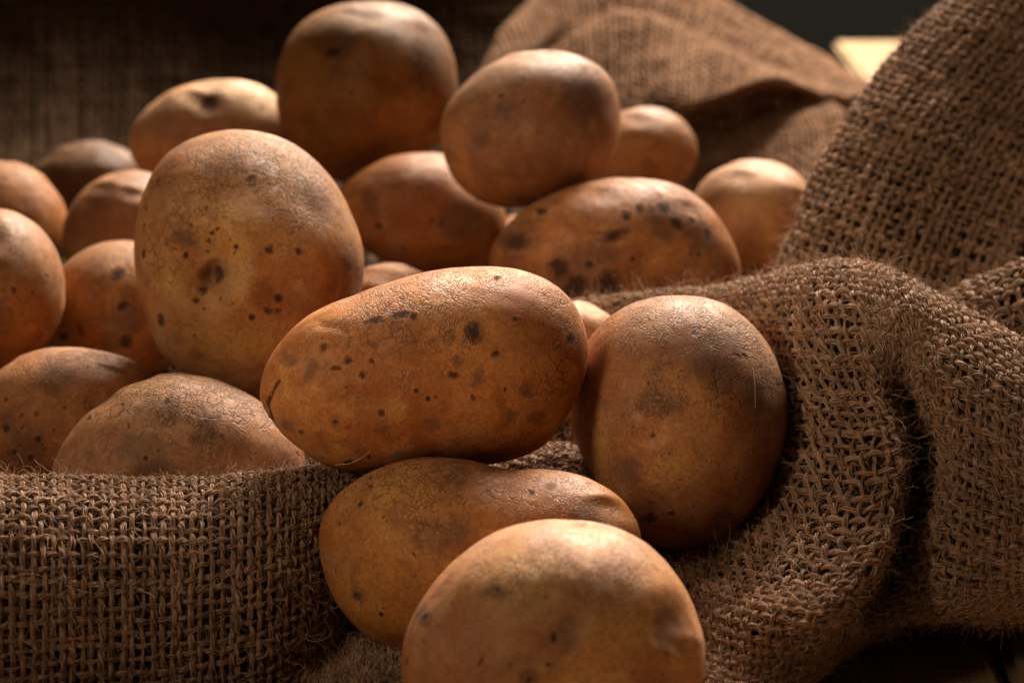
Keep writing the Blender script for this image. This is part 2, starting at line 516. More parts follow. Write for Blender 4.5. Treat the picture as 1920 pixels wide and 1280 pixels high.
SHEETS = {'back_panel': [[(-0.0355, 1.1161, -0.009), (-0.0026, 1.1574, -0.0011), (0.0323, 1.2045, 0.0161), (0.0705, 1.2151, 0.0168), (0.1031, 1.2127, 0.009), (0.1319, 1.2005, 0.0033),
                 (0.1535, 1.1785, -0.0003), (0.174, 1.137, 0.0007)],
                [(-0.0262, 1.0593, 0.0201), (-0.0012, 1.1115, 0.0542), (0.0307, 1.1587, 0.0717), (0.0671, 1.1702, 0.0751), (0.0994, 1.1657, 0.0602), (0.1261, 1.1462, 0.0481),
                 (0.1465, 1.1231, 0.0408), (0.165, 1.0846, 0.0344)],
                [(-0.0229, 1.0427, 0.0344), (-0.0005, 1.0941, 0.0658), (0.0302, 1.1406, 0.0807), (0.066, 1.1513, 0.0817), (0.0964, 1.1474, 0.0688), (0.1227, 1.1279, 0.0563),
                 (0.142, 1.0996, 0.0493), (0.1596, 1.0659, 0.0418)],
                [(-0.0174, 1.0299, 0.0265), (0.0059, 1.0651, 0.0563), (0.0328, 1.097, 0.075), (0.0619, 1.098, 0.0785), (0.087, 1.0897, 0.0682), (0.1079, 1.0663, 0.0602),
                 (0.1286, 1.0487, 0.0539), (0.1514, 1.0255, 0.0466)],
                [(-0.0131, 1.0229, 0.0209), (0.0083, 1.0597, 0.0489), (0.033, 1.0794, 0.0689), (0.0597, 1.0777, 0.0736), (0.0821, 1.0629, 0.066), (0.1016, 1.0422, 0.06),
                 (0.123, 1.0402, 0.0536), (0.1465, 1.0156, 0.0481)],
                [(-0.0135, 0.9958, 0.0178), (0.0092, 1.03, 0.0441), (0.0327, 1.0504, 0.0663), (0.057, 1.0483, 0.0732), (0.0765, 1.027, 0.0685), (0.0943, 1.0081, 0.0646),
                 (0.1125, 0.9983, 0.0601), (0.1399, 1.0008, 0.051)],
                [(-0.0087, 0.9633, 0.0142), (0.0134, 0.99, 0.0328), (0.0338, 1.0054, 0.049), (0.0535, 0.9968, 0.0552), (0.071, 0.961, 0.0578), (0.0877, 0.9571, 0.0623),
                 (0.1054, 0.9632, 0.065), (0.1324, 0.9858, 0.0535)],
                [(-0.0065, 0.9566, 0.0091), (0.0154, 0.9776, 0.0265), (0.0344, 0.9854, 0.035), (0.0538, 0.9766, 0.0402), (0.0728, 0.9685, 0.0482), (0.0906, 0.9755, 0.0538),
                 (0.1086, 0.9818, 0.0575), (0.1324, 0.985, 0.0508)],
                [(-0.0043, 0.9498, 0.0041), (0.0164, 0.964, 0.0162), (0.0364, 0.9769, 0.0244), (0.0563, 0.9789, 0.0308), (0.0761, 0.9807, 0.0367), (0.0938, 0.9824, 0.0424),
                 (0.1108, 0.9794, 0.0497), (0.1336, 0.9696, 0.0517)],
                [(-0.0021, 0.928, 0.001), (0.017, 0.9359, 0.0099), (0.0362, 0.9378, 0.016), (0.0564, 0.9396, 0.0221), (0.0766, 0.9415, 0.0282), (0.0932, 0.9385, 0.0355),
                 (0.1117, 0.9362, 0.045), (0.1327, 0.9382, 0.0517)],
                [(-0.0021, 0.9158, -0.0044), (0.0168, 0.9171, -0.0004), (0.0354, 0.9135, 0.0049), (0.0549, 0.9098, 0.0102), (0.0743, 0.9062, 0.0154), (0.0903, 0.9026, 0.0206),
                 (0.1076, 0.8946, 0.0288), (0.1292, 0.8921, 0.0378)]],
 'flap_light_stop': [[(0.0738, 0.7225, 0.0063), (0.077, 0.7145, 0.0075), (0.0832, 0.7091, 0.0069), (0.0935, 0.7052, 0.0043), (0.1065, 0.7058, -0.0006), (0.1213, 0.7081, -0.0067),
                  (0.1367, 0.7046, -0.009)],
                 [(0.0823, 0.7256, 0.0403), (0.0854, 0.7175, 0.0412), (0.0914, 0.712, 0.0404), (0.1016, 0.7081, 0.0378), (0.1145, 0.7087, 0.033), (0.1292, 0.7111, 0.0271),
                  (0.1444, 0.7076, 0.0225)],
                 [(0.0918, 0.7419, 0.0594), (0.0949, 0.7337, 0.06), (0.1009, 0.7282, 0.059), (0.1112, 0.7242, 0.0562), (0.1243, 0.7248, 0.0514), (0.1393, 0.7272, 0.0456),
                  (0.1546, 0.7237, 0.0409)],
                 [(0.1027, 0.7598, 0.0769), (0.1057, 0.7515, 0.0773), (0.1118, 0.746, 0.0761), (0.1222, 0.7419, 0.0732), (0.1356, 0.7426, 0.0684), (0.1508, 0.745, 0.0626),
                  (0.1664, 0.7414, 0.0577)],
                 [(0.1158, 0.7764, 0.0935), (0.1187, 0.7681, 0.0937), (0.1249, 0.7625, 0.0924), (0.1354, 0.7584, 0.0894), (0.1489, 0.759, 0.0846), (0.1645, 0.7614, 0.0788),
                  (0.1802, 0.7578, 0.0738)],
                 [(0.1316, 0.7932, 0.1075), (0.1345, 0.7849, 0.1076), (0.1407, 0.7792, 0.1061), (0.1513, 0.7751, 0.1029), (0.1651, 0.7757, 0.0981), (0.181, 0.7781, 0.0923),
                  (0.1969, 0.7745, 0.0872)],
                 [(0.1476, 0.8077, 0.1208), (0.1504, 0.7993, 0.1207), (0.1566, 0.7936, 0.1191), (0.1673, 0.7895, 0.1158), (0.1813, 0.7901, 0.1109), (0.1974, 0.7925, 0.1052),
                  (0.2135, 0.7888, 0.1)],
                 [(0.1626, 0.823, 0.1365), (0.1653, 0.8145, 0.1362), (0.1715, 0.8088, 0.1345), (0.1823, 0.8046, 0.1311), (0.1965, 0.8052, 0.1262), (0.2129, 0.8076, 0.1205),
                  (0.2292, 0.8039, 0.1152)]],
 'fold_light_stop': [[(0.0162, 0.703, 0.0381), (0.0464, 0.6969, 0.0458), (0.0691, 0.6841, 0.0516), (0.0825, 0.6671, 0.0609), (0.0905, 0.6588, 0.0648), (0.0981, 0.649, 0.0667),
                  (0.1061, 0.6424, 0.0658), (0.1126, 0.6366, 0.0638), (0.1219, 0.6301, 0.0597), (0.1344, 0.6183, 0.0553), (0.1459, 0.6046, 0.0515)],
                 [(0.0159, 0.6923, 0.0476), (0.0456, 0.6858, 0.0539), (0.0676, 0.6701, 0.0605), (0.079, 0.652, 0.0698), (0.0879, 0.6411, 0.0751), (0.0955, 0.6331, 0.0763),
                  (0.1034, 0.6275, 0.075), (0.1097, 0.6216, 0.073), (0.1188, 0.6152, 0.0692), (0.1308, 0.6035, 0.0651), (0.1425, 0.5915, 0.0601)],
                 [(0.0159, 0.6898, 0.0394), (0.0456, 0.6837, 0.047), (0.0657, 0.665, 0.0541), (0.0766, 0.6414, 0.0626), (0.085, 0.6272, 0.0675), (0.0943, 0.6174, 0.0696),
                  (0.1027, 0.612, 0.069), (0.1098, 0.6072, 0.0667), (0.1186, 0.6007, 0.0629), (0.1292, 0.5899, 0.0584), (0.1402, 0.5792, 0.054)],
                 [(0.0159, 0.6844, 0.0288), (0.0455, 0.6773, 0.0327), (0.0669, 0.6568, 0.0409), (0.0769, 0.6268, 0.0489), (0.0858, 0.6073, 0.0536), (0.0945, 0.5997, 0.0561),
                  (0.1023, 0.6043, 0.0539), (0.1068, 0.5943, 0.0556), (0.1157, 0.5851, 0.0529), (0.1265, 0.5765, 0.0487), (0.1383, 0.5682, 0.0453)],
                 [(0.0158, 0.6779, 0.0143), (0.0468, 0.6671, 0.0131), (0.0691, 0.6432, 0.0239), (0.078, 0.6126, 0.0331), (0.088, 0.5874, 0.0398), (0.0997, 0.584, 0.0425),
                  (0.1118, 0.6272, 0.0264), (0.11, 0.5895, 0.0398), (0.1141, 0.5759, 0.0396), (0.1254, 0.5675, 0.0363), (0.1374, 0.5603, 0.0334)],
                 [(0.0157, 0.6695, 0.0005), (0.0465, 0.6588, -0.0004), (0.0664, 0.626, 0.0088), (0.0745, 0.5957, 0.019), (0.0849, 0.5708, 0.0265), (0.0967, 0.5695, 0.0291),
                  (0.11, 0.6198, 0.0089), (0.1079, 0.5828, 0.0247), (0.112, 0.5676, 0.0263), (0.1246, 0.5597, 0.0244), (0.137, 0.5552, 0.0234)],
                 [(0.0153, 0.6472, -0.0042), (0.0406, 0.6346, -0.0041), (0.0541, 0.5996, 0.0045), (0.0652, 0.5719, 0.0129), (0.0769, 0.5525, 0.0181), (0.0899, 0.5559, 0.0188),
                  (0.1016, 0.6058, -0.0026), (0.1033, 0.5785, 0.0106), (0.1105, 0.5625, 0.0132), (0.1246, 0.5566, 0.0143), (0.137, 0.5525, 0.0146)],
                 [(0.0146, 0.6143, -0.0022), (0.0313, 0.5982, -0.0002), (0.0451, 0.5725, 0.0046), (0.0568, 0.5528, 0.0087), (0.0685, 0.5401, 0.0115), (0.0785, 0.5467, 0.0092),
                  (0.0931, 0.5864, -0.0044), (0.0972, 0.5776, 0.0009), (0.1109, 0.5661, 0.0044), (0.1265, 0.5608, 0.0074), (0.1383, 0.5569, 0.0084)],
                 [(0.0141, 0.5896, -0.0043), (0.0301, 0.5719, -0.0041), (0.0437, 0.5519, -0.001), (0.0544, 0.5376, -0.0001), (0.0663, 0.5393, -0.0012), (0.0758, 0.5536, -0.0024),
                  (0.0896, 0.5757, -0.0054), (0.0979, 0.5762, -0.0037), (0.1142, 0.5754, -0.0029), (0.1303, 0.5737, -0.0016), (0.1425, 0.5731, -0.0001)],
                 [(0.0131, 0.5415, -0.0076), (0.0283, 0.5313, -0.007), (0.0417, 0.5214, -0.005), (0.0502, 0.5174, -0.0044), (0.0612, 0.5267, -0.0048), (0.0732, 0.5515, -0.009),
                  (0.0915, 0.5861, -0.009), (0.1029, 0.5962, -0.009), (0.1206, 0.5991, -0.009), (0.1383, 0.6012, -0.009), (0.1512, 0.6014, -0.009)]],
 'front_fold': [[(-0.1568, 0.6137, 0.006), (-0.1318, 0.62, 0.006), (-0.1122, 0.6252, 0.006), (-0.0906, 0.6294, 0.006), (-0.0688, 0.6346, 0.006), (-0.0531, 0.6451, 0.006),
                 (-0.0386, 0.6576, 0.006), (-0.0187, 0.666, 0.006), (0.0016, 0.6701, 0.006), (0.0174, 0.6754, 0.006), (0.0352, 0.6837, 0.006)],
                [(-0.1496, 0.5863, 0.0191), (-0.1259, 0.5921, 0.0176), (-0.1071, 0.597, 0.0166), (-0.0865, 0.6011, 0.016), (-0.0658, 0.6062, 0.0158), (-0.0508, 0.6164, 0.015),
                 (-0.0369, 0.6283, 0.0128), (-0.0179, 0.6365, 0.0122), (0.0015, 0.6409, 0.0129), (0.0167, 0.6462, 0.0131), (0.0337, 0.6525, 0.0064)],
                [(-0.1456, 0.5745, 0.0385), (-0.1225, 0.5797, 0.0352), (-0.1043, 0.5842, 0.0328), (-0.0842, 0.588, 0.0315), (-0.064, 0.5931, 0.0311), (-0.0495, 0.603, 0.0292),
                 (-0.036, 0.6141, 0.0244), (-0.0175, 0.622, 0.023), (0.0015, 0.6267, 0.0247), (0.0163, 0.6321, 0.0252), (0.0329, 0.6359, 0.0102)],
                [(-0.1425, 0.5621, 0.0425), (-0.1199, 0.5674, 0.0392), (-0.1021, 0.5719, 0.0368), (-0.0825, 0.5757, 0.0355), (-0.0627, 0.5808, 0.0351), (-0.0485, 0.5906, 0.0332),
                 (-0.0353, 0.6017, 0.0284), (-0.0172, 0.6097, 0.027), (0.0014, 0.6143, 0.0287), (0.0159, 0.6197, 0.0292), (0.0323, 0.6235, 0.0142)],
                [(-0.1384, 0.5436, 0.04), (-0.1165, 0.5488, 0.0367), (-0.0992, 0.5533, 0.0343), (-0.0802, 0.5571, 0.033), (-0.0611, 0.563, 0.0326), (-0.0474, 0.5752, 0.0307),
                 (-0.0349, 0.5934, 0.0259), (-0.017, 0.6033, 0.0245), (0.0014, 0.6084, 0.0262), (0.0158, 0.6137, 0.0267), (0.032, 0.6175, 0.0117)],
                [(-0.136, 0.5292, 0.0271), (-0.1146, 0.5347, 0.0247), (-0.0976, 0.5394, 0.0231), (-0.0789, 0.5433, 0.0222), (-0.0601, 0.5498, 0.0222), (-0.0468, 0.564, 0.0221),
                 (-0.0347, 0.5874, 0.0205), (-0.0169, 0.5989, 0.0201), (0.0014, 0.6039, 0.0213), (0.0158, 0.6093, 0.0217), (0.0319, 0.6144, 0.0111)],
                [(-0.1356, 0.5215, 0.009), (-0.1142, 0.5275, 0.0079), (-0.0972, 0.5324, 0.007), (-0.0786, 0.5365, 0.0066), (-0.0599, 0.5432, 0.0071), (-0.0466, 0.5581, 0.009),
                 (-0.0346, 0.5831, 0.0113), (-0.0169, 0.5951, 0.0121), (0.0014, 0.6, 0.0126), (0.0157, 0.6053, 0.0128), (0.0318, 0.6121, 0.0076)],
                [(-0.1356, 0.516, -0.009), (-0.1142, 0.5223, -0.009), (-0.0972, 0.5275, -0.009), (-0.0786, 0.5317, -0.009), (-0.0599, 0.5385, -0.008), (-0.0466, 0.5537, -0.004),
                 (-0.0345, 0.5789, 0.002), (-0.0169, 0.591, 0.004), (0.0014, 0.5957, 0.004), (0.0157, 0.6009, 0.004), (0.0318, 0.6093, 0.004)],
                [(-0.1294, 0.4891, -0.0081), (-0.109, 0.4954, -0.0081), (-0.0929, 0.5006, -0.0081), (-0.0751, 0.5048, -0.0081), (-0.0571, 0.5103, -0.0072),
                 (-0.0442, 0.5219, -0.0036), (-0.0323, 0.5361, 0.0018), (-0.0155, 0.5366, 0.0036), (0.0013, 0.5366, 0.0036), (0.0142, 0.5366, 0.0036), (0.0284, 0.5366, 0.0036)],
                [(-0.1251, 0.47, -0.009), (-0.1042, 0.47, -0.009), (-0.088, 0.47, -0.009), (-0.0706, 0.47, -0.009), (-0.0533, 0.4703, -0.008), (-0.0405, 0.4715, -0.004),
                 (-0.029, 0.4734, 0.002), (-0.0139, 0.474, 0.004), (0.0012, 0.474, 0.004), (0.0127, 0.474, 0.004), (0.0255, 0.474, 0.004)]],
 'front_light_stop': [[(-0.1453, 0.5728, 0.0366), (-0.1223, 0.5781, 0.0332), (-0.1041, 0.5826, 0.0308), (-0.0841, 0.5864, 0.0295), (-0.0639, 0.5915, 0.0291), (-0.0494, 0.6013, 0.0272),
                   (-0.036, 0.6124, 0.0224), (-0.0175, 0.6203, 0.021), (0.0015, 0.6251, 0.0227), (0.0162, 0.6304, 0.0232), (0.0329, 0.6341, 0.0079)],
                  [(-0.1413, 0.5543, 0.034), (-0.1189, 0.5595, 0.0306), (-0.1013, 0.564, 0.0282), (-0.0818, 0.5678, 0.0269), (-0.0623, 0.5737, 0.0265), (-0.0483, 0.5859, 0.0246),
                   (-0.0356, 0.604, 0.0198), (-0.0173, 0.614, 0.0184), (0.0015, 0.619, 0.0201), (0.0161, 0.6244, 0.0207), (0.0326, 0.6281, 0.0054)],
                  [(-0.1389, 0.5397, 0.0207), (-0.1169, 0.5453, 0.0183), (-0.0996, 0.55, 0.0167), (-0.0805, 0.5539, 0.0158), (-0.0613, 0.5604, 0.0158), (-0.0477, 0.5746, 0.0157),
                   (-0.0353, 0.598, 0.0142), (-0.0173, 0.6095, 0.0139), (0.0014, 0.6146, 0.0151), (0.016, 0.6199, 0.0155), (0.0325, 0.625, 0.0048)],
                  [(-0.1384, 0.532, 0.0023), (-0.1165, 0.5379, 0.0011), (-0.0992, 0.5429, 0.0003), (-0.0802, 0.547, -0.0002), (-0.0611, 0.5537, 0.0004), (-0.0476, 0.5687, 0.0024),
                   (-0.0353, 0.5937, 0.0048), (-0.0172, 0.6057, 0.0057), (0.0014, 0.6106, 0.0063), (0.016, 0.6159, 0.0065), (0.0324, 0.6227, 0.0012)],
                  [(-0.1384, 0.5264, -0.009), (-0.1165, 0.5327, -0.009), (-0.0992, 0.5379, -0.009), (-0.0802, 0.5421, -0.009), (-0.0611, 0.5489, -0.009), (-0.0475, 0.5642, -0.009),
                   (-0.0352, 0.5895, -0.0046), (-0.0172, 0.6016, -0.0025), (0.0014, 0.6063, -0.0025), (0.016, 0.6115, -0.0025), (0.0323, 0.6199, -0.0025)],
                  [(-0.1322, 0.4994, -0.009), (-0.1114, 0.5057, -0.009), (-0.0949, 0.511, -0.009), (-0.0767, 0.5151, -0.009), (-0.0583, 0.5207, -0.009), (-0.0452, 0.5323, -0.009),
                   (-0.0329, 0.5465, -0.005), (-0.0158, 0.5471, -0.0032), (0.0013, 0.5471, -0.0032), (0.0145, 0.5471, -0.0032), (0.029, 0.5471, -0.0032)]],
 'heap_floor': [[(-0.23, 0.6, 0.0009), (-0.183, 0.6, 0.0055), (-0.136, 0.6, 0.0022), (-0.089, 0.6, 0.0039), (-0.041, 0.6, 0.0041), (0.006, 0.6, 0.002), (0.053, 0.6, 0.0057),
                 (0.1, 0.6, 0.0008)],
                [(-0.23, 0.654, 0.0061), (-0.183, 0.654, 0.0095), (-0.136, 0.654, 0.0048), (-0.089, 0.654, 0.0104), (-0.041, 0.654, 0.0045), (0.006, 0.654, 0.0101),
                 (0.053, 0.654, 0.0053), (0.1, 0.654, 0.0089)],
                [(-0.23, 0.709, 0.0151), (-0.183, 0.709, 0.0101), (-0.136, 0.709, 0.0139), (-0.089, 0.709, 0.0117), (-0.041, 0.709, 0.0121), (0.006, 0.709, 0.0135),
                 (0.053, 0.709, 0.0104), (0.1, 0.709, 0.0149)],
                [(-0.23, 0.763, 0.0157), (-0.183, 0.763, 0.0129), (-0.136, 0.763, 0.0172), (-0.089, 0.763, 0.0118), (-0.041, 0.763, 0.0177), (0.006, 0.763, 0.0119),
                 (0.053, 0.763, 0.0171), (0.1, 0.763, 0.013)],
                [(-0.23, 0.817, 0.0141), (-0.183, 0.817, 0.0195), (-0.136, 0.817, 0.0152), (-0.089, 0.817, 0.0181), (-0.041, 0.817, 0.0169), (0.006, 0.817, 0.0162),
                 (0.053, 0.817, 0.0187), (0.1, 0.817, 0.0147)],
                [(-0.23, 0.871, 0.0187), (-0.183, 0.871, 0.0209), (-0.136, 0.871, 0.0171), (-0.089, 0.871, 0.0221), (-0.041, 0.871, 0.0164), (0.006, 0.871, 0.0223),
                 (0.053, 0.871, 0.0168), (0.1, 0.871, 0.0213)],
                [(-0.23, 0.926, 0.0246), (-0.183, 0.926, 0.019), (-0.136, 0.926, 0.0238), (-0.089, 0.926, 0.0203), (-0.041, 0.926, 0.0221), (0.006, 0.926, 0.0222),
                 (0.053, 0.926, 0.0203), (0.1, 0.926, 0.0238)],
                [(-0.23, 0.98, 0.0243), (-0.183, 0.98, 0.0228), (-0.136, 0.98, 0.026), (-0.089, 0.98, 0.0214), (-0.041, 0.98, 0.0269), (0.006, 0.98, 0.021), (0.053, 0.98, 0.0267),
                 (0.1, 0.98, 0.0218)]],
 'inner_wall': [[(-0.3069, 1.1591, 0.1071), (-0.2588, 1.1591, 0.1071), (-0.2334, 1.1591, 0.1071), (-0.2192, 1.1581, 0.1073), (-0.2118, 1.1591, 0.1071), (-0.1931, 1.1611, 0.1069),
                 (-0.1427, 1.1641, 0.1065), (-0.0913, 1.1591, 0.1071), (-0.0505, 1.154, 0.1078), (-0.0278, 1.154, 0.1078), (-0.0076, 1.1591, 0.1071), (0.0102, 1.1692, 0.1059)],
                [(-0.3069, 1.1517, 0.0829), (-0.2588, 1.1517, 0.0829), (-0.2334, 1.1517, 0.0829), (-0.2192, 1.1507, 0.083), (-0.2118, 1.1517, 0.0829), (-0.1931, 1.1537, 0.0826),
                 (-0.1427, 1.1567, 0.0822), (-0.0913, 1.1517, 0.0829), (-0.0505, 1.1467, 0.0836), (-0.0278, 1.1467, 0.0836), (-0.0076, 1.1517, 0.0829), (0.0102, 1.1617, 0.0814)],
                [(-0.3043, 1.1328, 0.0555), (-0.2565, 1.1328, 0.0555), (-0.2314, 1.1328, 0.0555), (-0.2173, 1.1318, 0.0556), (-0.21, 1.1328, 0.0555), (-0.1915, 1.1348, 0.0551),
                 (-0.1414, 1.1378, 0.0546), (-0.0905, 1.1328, 0.0555), (-0.0501, 1.1279, 0.0563), (-0.0275, 1.1279, 0.0563), (-0.0075, 1.1328, 0.0555), (0.0101, 1.1428, 0.0538)],
                [(-0.2989, 1.1043, 0.0305), (-0.252, 1.1043, 0.0305), (-0.2273, 1.1043, 0.0305), (-0.2135, 1.1033, 0.0307), (-0.2063, 1.1043, 0.0305), (-0.1881, 1.1063, 0.0301),
                 (-0.139, 1.1092, 0.0295), (-0.0889, 1.1043, 0.0305), (-0.0492, 1.0994, 0.0315), (-0.0271, 1.0994, 0.0315), (-0.0074, 1.1043, 0.0305), (0.01, 1.1141, 0.0286)],
                [(-0.2909, 1.0677, 0.0134), (-0.2453, 1.0677, 0.0134), (-0.2212, 1.0677, 0.0134), (-0.2078, 1.0667, 0.0136), (-0.2008, 1.0677, 0.0134), (-0.1831, 1.0696, 0.013),
                 (-0.1353, 1.0726, 0.0123), (-0.0866, 1.0677, 0.0134), (-0.0479, 1.0628, 0.0145), (-0.0263, 1.0628, 0.0145), (-0.0072, 1.0677, 0.0134), (0.0097, 1.0775, 0.0112)],
                [(-0.2803, 1.0231, 0.0043), (-0.2363, 1.0231, 0.0043), (-0.2131, 1.0231, 0.0043), (-0.2002, 1.0221, 0.0046), (-0.1934, 1.0231, 0.0043), (-0.1764, 1.025, 0.0039),
                 (-0.1303, 1.028, 0.0032), (-0.0834, 1.0231, 0.0043), (-0.0461, 1.0182, 0.0055), (-0.0254, 1.0182, 0.0055), (-0.0069, 1.0231, 0.0043), (0.0094, 1.0328, 0.002)],
                [(-0.2669, 0.9698, 0.0012), (-0.225, 0.9698, 0.0012), (-0.2029, 0.9698, 0.0012), (-0.1906, 0.9689, 0.0015), (-0.1842, 0.9698, 0.0012), (-0.168, 0.9718, 0.0007),
                 (-0.1241, 0.9747, -0.0), (-0.0794, 0.9698, 0.0012), (-0.0439, 0.965, 0.0025), (-0.0241, 0.965, 0.0025), (-0.0066, 0.9698, 0.0012), (0.0089, 0.9795, -0.0013)]],
 'low_fold': [[(0.1104, 0.6801, 0.0282), (0.1293, 0.6828, 0.0372), (0.1472, 0.6808, 0.0477), (0.1723, 0.6836, 0.0567)],
              [(0.1106, 0.6752, 0.0429), (0.127, 0.674, 0.0529), (0.1447, 0.6729, 0.0629), (0.1684, 0.6717, 0.0727)],
              [(0.1092, 0.6679, 0.0499), (0.1244, 0.6655, 0.0592), (0.1427, 0.6642, 0.0688), (0.166, 0.663, 0.0785)],
              [(0.109, 0.656, 0.0487), (0.1245, 0.6525, 0.0577), (0.1424, 0.651, 0.0666), (0.1641, 0.6476, 0.076)],
              [(0.1098, 0.6487, 0.0384), (0.1251, 0.6438, 0.0463), (0.1429, 0.6388, 0.054), (0.1631, 0.6329, 0.0619)],
              [(0.1111, 0.6505, 0.017), (0.126, 0.6424, 0.0247), (0.1434, 0.6338, 0.0308), (0.1631, 0.6252, 0.0368)]],
 'low_light_stop': [[(0.1121, 0.6841, 0.0378), (0.1288, 0.683, 0.048), (0.1468, 0.6819, 0.0581), (0.1708, 0.6808, 0.0681)],
                [(0.1107, 0.6768, 0.045), (0.1262, 0.6745, 0.0544), (0.1447, 0.6733, 0.0641), (0.1684, 0.6721, 0.0739)],
                [(0.1105, 0.665, 0.0438), (0.1263, 0.6615, 0.0528), (0.1445, 0.6601, 0.0619), (0.1665, 0.6567, 0.0714)],
                [(0.1114, 0.6576, 0.0333), (0.1269, 0.6527, 0.0412), (0.1451, 0.6478, 0.0491), (0.1655, 0.6418, 0.0571)],
                [(0.1127, 0.6593, 0.0116), (0.1279, 0.6512, 0.0193), (0.1455, 0.6427, 0.0255), (0.1655, 0.6341, 0.0316)]],
 'raised_flap': [[(0.0739, 0.735, -0.0041), (0.0704, 0.7148, 0.0085), (0.0696, 0.7038, 0.0136), (0.0727, 0.6958, 0.0148), (0.0787, 0.6904, 0.0142), (0.0887, 0.6866, 0.0118),
                  (0.1014, 0.6872, 0.007), (0.1158, 0.6895, 0.001), (0.1308, 0.6861, -0.0034)],
                 [(0.0825, 0.7383, 0.0307), (0.0788, 0.7178, 0.0422), (0.0778, 0.7067, 0.0468), (0.0808, 0.6986, 0.0477), (0.0867, 0.6931, 0.047), (0.0966, 0.6892, 0.0444),
                  (0.1092, 0.6899, 0.0397), (0.1235, 0.6923, 0.034), (0.1383, 0.6888, 0.0295)],
                 [(0.0922, 0.7547, 0.05), (0.0882, 0.734, 0.061), (0.0871, 0.7228, 0.0653), (0.0901, 0.7146, 0.0659), (0.096, 0.7091, 0.065), (0.106, 0.7051, 0.0623),
                  (0.1187, 0.7058, 0.0576), (0.1333, 0.7082, 0.0519), (0.1483, 0.7048, 0.0474)],
                 [(0.1033, 0.7727, 0.0679), (0.0989, 0.7519, 0.0783), (0.0977, 0.7405, 0.0823), (0.1006, 0.7323, 0.0827), (0.1066, 0.7267, 0.0816), (0.1167, 0.7227, 0.0788),
                  (0.1297, 0.7234, 0.0741), (0.1446, 0.7258, 0.0684), (0.1597, 0.7223, 0.0637)],
                 [(0.1166, 0.7894, 0.0848), (0.1118, 0.7684, 0.0948), (0.1105, 0.757, 0.0985), (0.1133, 0.7487, 0.0987), (0.1193, 0.7431, 0.0974), (0.1296, 0.739, 0.0945),
                  (0.1428, 0.7397, 0.0898), (0.1579, 0.7421, 0.0841), (0.1733, 0.7386, 0.0793)],
                 [(0.1327, 0.8063, 0.099), (0.1275, 0.7852, 0.1086), (0.1259, 0.7737, 0.1121), (0.1288, 0.7653, 0.1121), (0.1348, 0.7597, 0.1107), (0.1451, 0.7556, 0.1076),
                  (0.1586, 0.7562, 0.1029), (0.174, 0.7587, 0.0973), (0.1896, 0.7551, 0.0923)],
                 [(0.1489, 0.8209, 0.1125), (0.1433, 0.7996, 0.1217), (0.1415, 0.7881, 0.125), (0.1442, 0.7797, 0.1249), (0.1502, 0.774, 0.1233), (0.1607, 0.7699, 0.1202),
                  (0.1743, 0.7705, 0.1154), (0.19, 0.773, 0.1098), (0.2058, 0.7693, 0.1047)],
                 [(0.1641, 0.8362, 0.1285), (0.1582, 0.8149, 0.1373), (0.1562, 0.8032, 0.1403), (0.1588, 0.7948, 0.14), (0.1648, 0.789, 0.1383), (0.1754, 0.7849, 0.135),
                  (0.1892, 0.7855, 0.1303), (0.2052, 0.788, 0.1246), (0.2211, 0.7843, 0.1195)]],
 'side_fold': [[(0.0168, 0.714, -0.009), (0.0483, 0.7093, -0.009), (0.0723, 0.7, -0.009), (0.087, 0.6863, -0.0026), (0.096, 0.6812, -0.0024), (0.1041, 0.6718, 0.001),
                (0.1128, 0.6662, -0.0002), (0.1197, 0.661, 0.0), (0.1297, 0.655, -0.0026), (0.1431, 0.6438, -0.0048), (0.156, 0.6327, -0.0069)],
               [(0.0164, 0.7096, 0.0221), (0.0473, 0.7053, 0.0251), (0.0709, 0.6962, 0.0297), (0.0852, 0.6833, 0.0387), (0.094, 0.679, 0.0417), (0.1019, 0.669, 0.0432),
                (0.1104, 0.6637, 0.0432), (0.1172, 0.6581, 0.0417), (0.1269, 0.6515, 0.0375), (0.14, 0.6398, 0.0334), (0.1526, 0.6282, 0.0296)],
               [(0.0161, 0.6976, 0.0411), (0.0461, 0.6916, 0.0487), (0.0685, 0.6787, 0.0545), (0.0818, 0.6616, 0.0637), (0.0897, 0.6534, 0.0675), (0.0973, 0.6436, 0.0695),
                (0.1051, 0.637, 0.0686), (0.1116, 0.6312, 0.0666), (0.1208, 0.6247, 0.0625), (0.1331, 0.6129, 0.0582), (0.1445, 0.5992, 0.0545)],
               [(0.0158, 0.6869, 0.0505), (0.0452, 0.6804, 0.0568), (0.067, 0.6647, 0.0633), (0.0783, 0.6466, 0.0725), (0.0871, 0.6356, 0.0777), (0.0946, 0.6276, 0.079),
                (0.1024, 0.622, 0.0777), (0.1087, 0.6162, 0.0757), (0.1177, 0.6098, 0.0719), (0.1296, 0.5981, 0.0679), (0.1411, 0.5861, 0.063)],
               [(0.0156, 0.678, 0.0453), (0.0448, 0.6719, 0.0528), (0.0645, 0.6531, 0.0598), (0.0751, 0.6295, 0.0682), (0.0833, 0.6153, 0.073), (0.0924, 0.6055, 0.0751),
                (0.1006, 0.6001, 0.0745), (0.1075, 0.5953, 0.0723), (0.1162, 0.5889, 0.0685), (0.1265, 0.5781, 0.0641), (0.1372, 0.5674, 0.06)],
               [(0.0156, 0.6724, 0.0339), (0.0447, 0.6652, 0.0379), (0.0656, 0.6447, 0.046), (0.0754, 0.6147, 0.0539), (0.0841, 0.5953, 0.0587), (0.0926, 0.5877, 0.0611),
                (0.1002, 0.5922, 0.0589), (0.1046, 0.5823, 0.0607), (0.1132, 0.5731, 0.0581), (0.1238, 0.5646, 0.054), (0.1354, 0.5562, 0.0507)],
